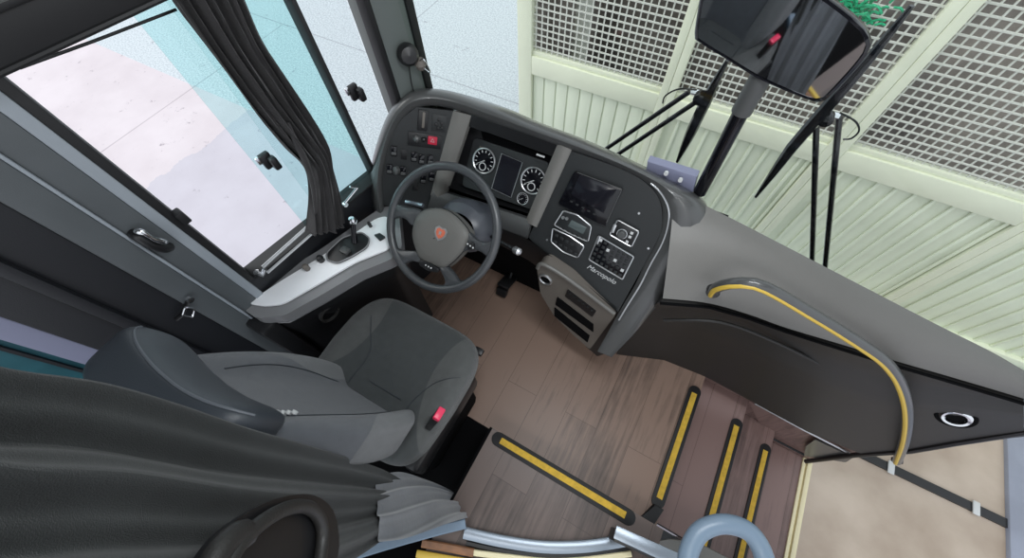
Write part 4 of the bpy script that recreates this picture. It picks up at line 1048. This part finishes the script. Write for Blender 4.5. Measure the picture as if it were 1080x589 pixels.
# partition curtain hanging near the camera, left edge straight down
pcu = thing('partition_curtain', 'big charcoal curtain hanging behind the driver seat in the lower left corner', 'curtain', (-.4, -.3, 0))
def azp(x, y, r): 
    q = ray(x, y); h = math.hypot(q.x, q.y); return CAM + q * (r / h)
el = [azp(-80, 372, .50), azp(0, 391, .50), azp(100, 405, .50), azp(180, 428, .49), azp(260, 455, .47), azp(330, 475, .46), azp(400, 496, .44), azp(424, 508, .42)]
er = [azp(-60, 700, .34), azp(60, 690, .35), azp(150, 670, .35), azp(230, 650, .36), azp(300, 628, .36), azp(350, 604, .37), azp(395, 578, .38), azp(424, 556, .36)]
def pf(s_, t):
    out = Vector((-.05, .10, 0)).normalized()
    return Vector((.6, .8, 0)) * (.020 * math.sin(t * 2 * PI * 2.6 + .6 + .8 * s_) * (1 - .35 * s_) + .006 * math.sin(t * 2 * PI * 7 + 3 * s_) - .01)
rows = curtain_sheet(smooth_pts(el, 4), smooth_pts(er, 4), 80, 50, pf)
# the cloth doubles back on itself at its edge
link('cloth', slab(rows, Vector((.5, .85, 0)).normalized(), .006), M['curt'], pcu)
# gathered pale end at the foot
rows = []
ea = [azp(395, 505, .46), azp(420, 500, .44), azp(450, 507, .40), azp(475, 518, .33), azp(497, 533, .25)]
eb = [azp(400, 572, .37), azp(425, 570, .34), azp(450, 562, .31), azp(475, 552, .27), azp(499, 545, .24)]
def ef(s_, t): return Vector((.2, .5, .8)) * (.012 * math.sin(t * 2 * PI * 3 + 4 * s_) + .006 * math.sin(t * 2 * PI * 6 + 9 * s_) + .012 * math.sin(PI * t))
link('gathered_end', grid(curtain_sheet(smooth_pts(ea, 6), smooth_pts(eb, 6), 50, 30, ef)), M['satin'], pcu)
# moulded armrest loop seen low down beside the curtain
cen = azp(297, 575, .33)
arm = thing('moulded_pull_ring', 'dark oval pull ring set in the curtain foot at the bottom left', 'ring', cen)
op = [azp(*p, .325) for p in ((232, 610), (252, 575), (278, 550), (305, 536), (326, 536), (338, 550), (340, 572), (334, 612))]
link('ring_tube', tube(smooth_pts(op, 7), .0095, 12), M['lower'], arm)
op2 = [azp(*p, .335) for p in ((200, 612), (225, 570), (262, 540), (300, 524), (332, 523), (352, 540), (358, 575), (350, 612))]
link('ring_recess', prism(resample(smooth_pts(op2, 6), 40), Vector((-.5, -.6, 0)), .01), M['black'], arm)
link('ring_pad', tube(smooth_pts([azp(*p, .33) for p in ((215, 612), (232, 580), (252, 563), (262, 566))], 6), [.014] * 18 + [.004], 10), M['lower'], arm)

# ================================================================== WALL FITTINGS
def at_wall(x, y, off): return wp(x, y, off)
p = wp(158, 252, .02)
wh = thing('pull_handle', 'chrome topped black wall handle on the grey panel seam', 'handle', p)
a, b_ = wp(145, 245, .02), wp(178, 262, .02)
link('body', tube(smooth_pts([wp(140, 246, .012), wp(146, 250, .03), wp(160, 258, .035), wp(174, 262, .03), wp(180, 259, .012)], 5), [.008] + [.013] * 18 + [.008] * 2, 10), M['black'], wh)
link('chrome_lever', tube(smooth_pts([wp(142, 244, .035), wp(150, 245, .05), wp(162, 252, .052), wp(176, 256, .04)], 5), [.004, .006, .008, .009, .009, .008, .007, .006, .005, .005, .006, .007, .008, .008, .007, .004], 10), M['chrome'], wh)
p = wp(197, 325, .02)
sb = thing('belt_anchor', 'black and chrome seat belt anchor on the dark pillar above the headrest', 'seat belt anchor', p)
link('strap', tube([wp(200, 314, .02), wp(192, 332, .02), wp(185, 337, .02)], .010, 8, flat=.4), M['black'], sb)
link('loop', tube(rounded([wp(*q, .03) for q in ((195, 324), (205, 326), (203, 335), (192, 333))], .008), .0035, 8, True), M['chrome'], sb)
link('bolt', cyl(wp(199, 315, .02), WN, .010, .012), M['chrome'], sb)

# ================================================================== MIRROR
mc = Vector((.06, 1.0, 1.5)); bkw = (bk - mc).normalized(); mn = (bkw + (CAM - mc).normalized()).normalized()
mir = thing('interior_mirror', 'wide black framed interior mirror reflecting the driver seat', 'mirror', mc)
def mp_(x, y, off=0.0): return pp(x, y, mc + mn * off, mn)
mo_ = [(733.6, 33), (738, 43), (765, 60), (804, 83.5), (854, 104.5), (866, 106), (875.6, 101), (914.4, 58), (917.4, 39), (906.7, 25), (881, 4), (844, -20), (778, -46), (755, -42), (744, -25)]
MP = resample(smooth_pts([mp_(*p) for p in mo_], 4, True), 60, True); mcc = sum(MP, Vector()) / 60
rows = [[mcc.lerp(p, s_) + mn * o_ for p in MP] for s_, o_ in ((.02, -.045), (.7, -.04), (.95, -.02), (1.0, -.004), (1.0, .004), (.97, .008), (.955, .004))]
link('housing', grid(rows, close_u=True), M['gloss'], mir)
link('mirror_glass', prism([mcc.lerp(p, .957) - mn * .001 for p in MP], mn, .004), M['mirror'], mir)
pa_, pb_ = zp(738, 200, .97), None
ps0 = yp(738, 203, 1.03); ps1 = yp(782, 118, 1.03); ps2 = yp(800, 84, 1.03)
link('post', tube([ps0, ps1], .020, 12), M['gloss'], mir)
link('post_sleeve', tube([ps1, Vector((ps1.x + .0, 1.03, mcc.z))], .025, 16), M['dash'], mir)
# base box beside the post, lavender plastic outside the glass
q = [yp(*p, 1.05) for p in ((686, 164), (738, 180), (732, 202), (700, 190), (684, 178))]
cwb = thing('post_base_cover', 'lavender grey plastic cover at the foot of the mirror post', 'cover', q[0])
link('cover', prism(q, (0, -1, 0), .03, bev=.004), M['lav'], cwb)
link('cover_base', box((q[4].x, 1.0, .86), (q[2].x + .02, 1.06, .97), bev=.006), M['lav'], cwb)
for (x, y) in ((703, 182), (718, 189)): link('white_cap', cyl(yp(x, y, 1.01), (0, -1, .2), .007, .01, 10), M['mark'], cwb)

# ================================================================== WIPERS (outside the glass)
WY = 1.32
struct(link('wall_front_outside', box((-1.1, 1.22, -.9), (1.15, 1.40, .38), bev=.04), M['wedge']))
def wy(x, y, Y=WY): return yp(x, y, Y)
def wiper(label, arms, hinge, blade, cable):
    t = thing('windscreen_wiper', label, 'wiper', wy(*hinge), 'pantograph wipers')
    for a, b_ in arms:
        A_, B_ = wy(*a), wy(*b_); d = (A_ - B_).normalized()
        link('arm', tube([B_, A_ + d * (A_.z - .36) / -d.z], .009, 8), M['gloss'], t)
    link('hinge', cyl(wy(*hinge) + Vector((0, -.015, 0)), (0, -1, 0), .020, .03, bev=.004), M['gloss'], t)
    link('hinge_bracket', tube([wy(hinge[0] - 12, hinge[1] - 2), wy(hinge[0] + 12, hinge[1] + 4)], .010, 8), M['chrome'], t)
    bl = [wy(*p, WY - .035) for p in blade]
    k = len(bl); link('blade', tube(resample(bl, 12), [.005, .009, .013, .016, .018, .018, .018, .018, .016, .013, .010, .006], 8), M['gloss'], t)
    link('blade_clip', tube([wy(*hinge), wy(*hinge, WY - .04)], .008, 8), M['gloss'], t)
    link('hose', tube(smooth_pts([wy(*p, WY - .02) for p in cable], 6), .0028, 6), M['gloss'], t)
wiper('black wiper with paired arms left of the mirror post', [((641, 156), (727, 97)), ((656, 160), (738, 105))], (741, 98), [(714, 171), (737, 122), (752, 92), (767, 64)], [(735, 95), (716, 94), (702, 101), (699, 109)])
wiper('black wiper with paired arms and long slanting blade right of the mirror', [((857, 256), (861, 130)), ((872, 262), (885, 124))], (873, 119), [(797, 208), (838, 152), (868, 118), (917, 62), (962, 6)], [(886, 119), (902, 128), (906, 138), (898, 146), (889, 147)])
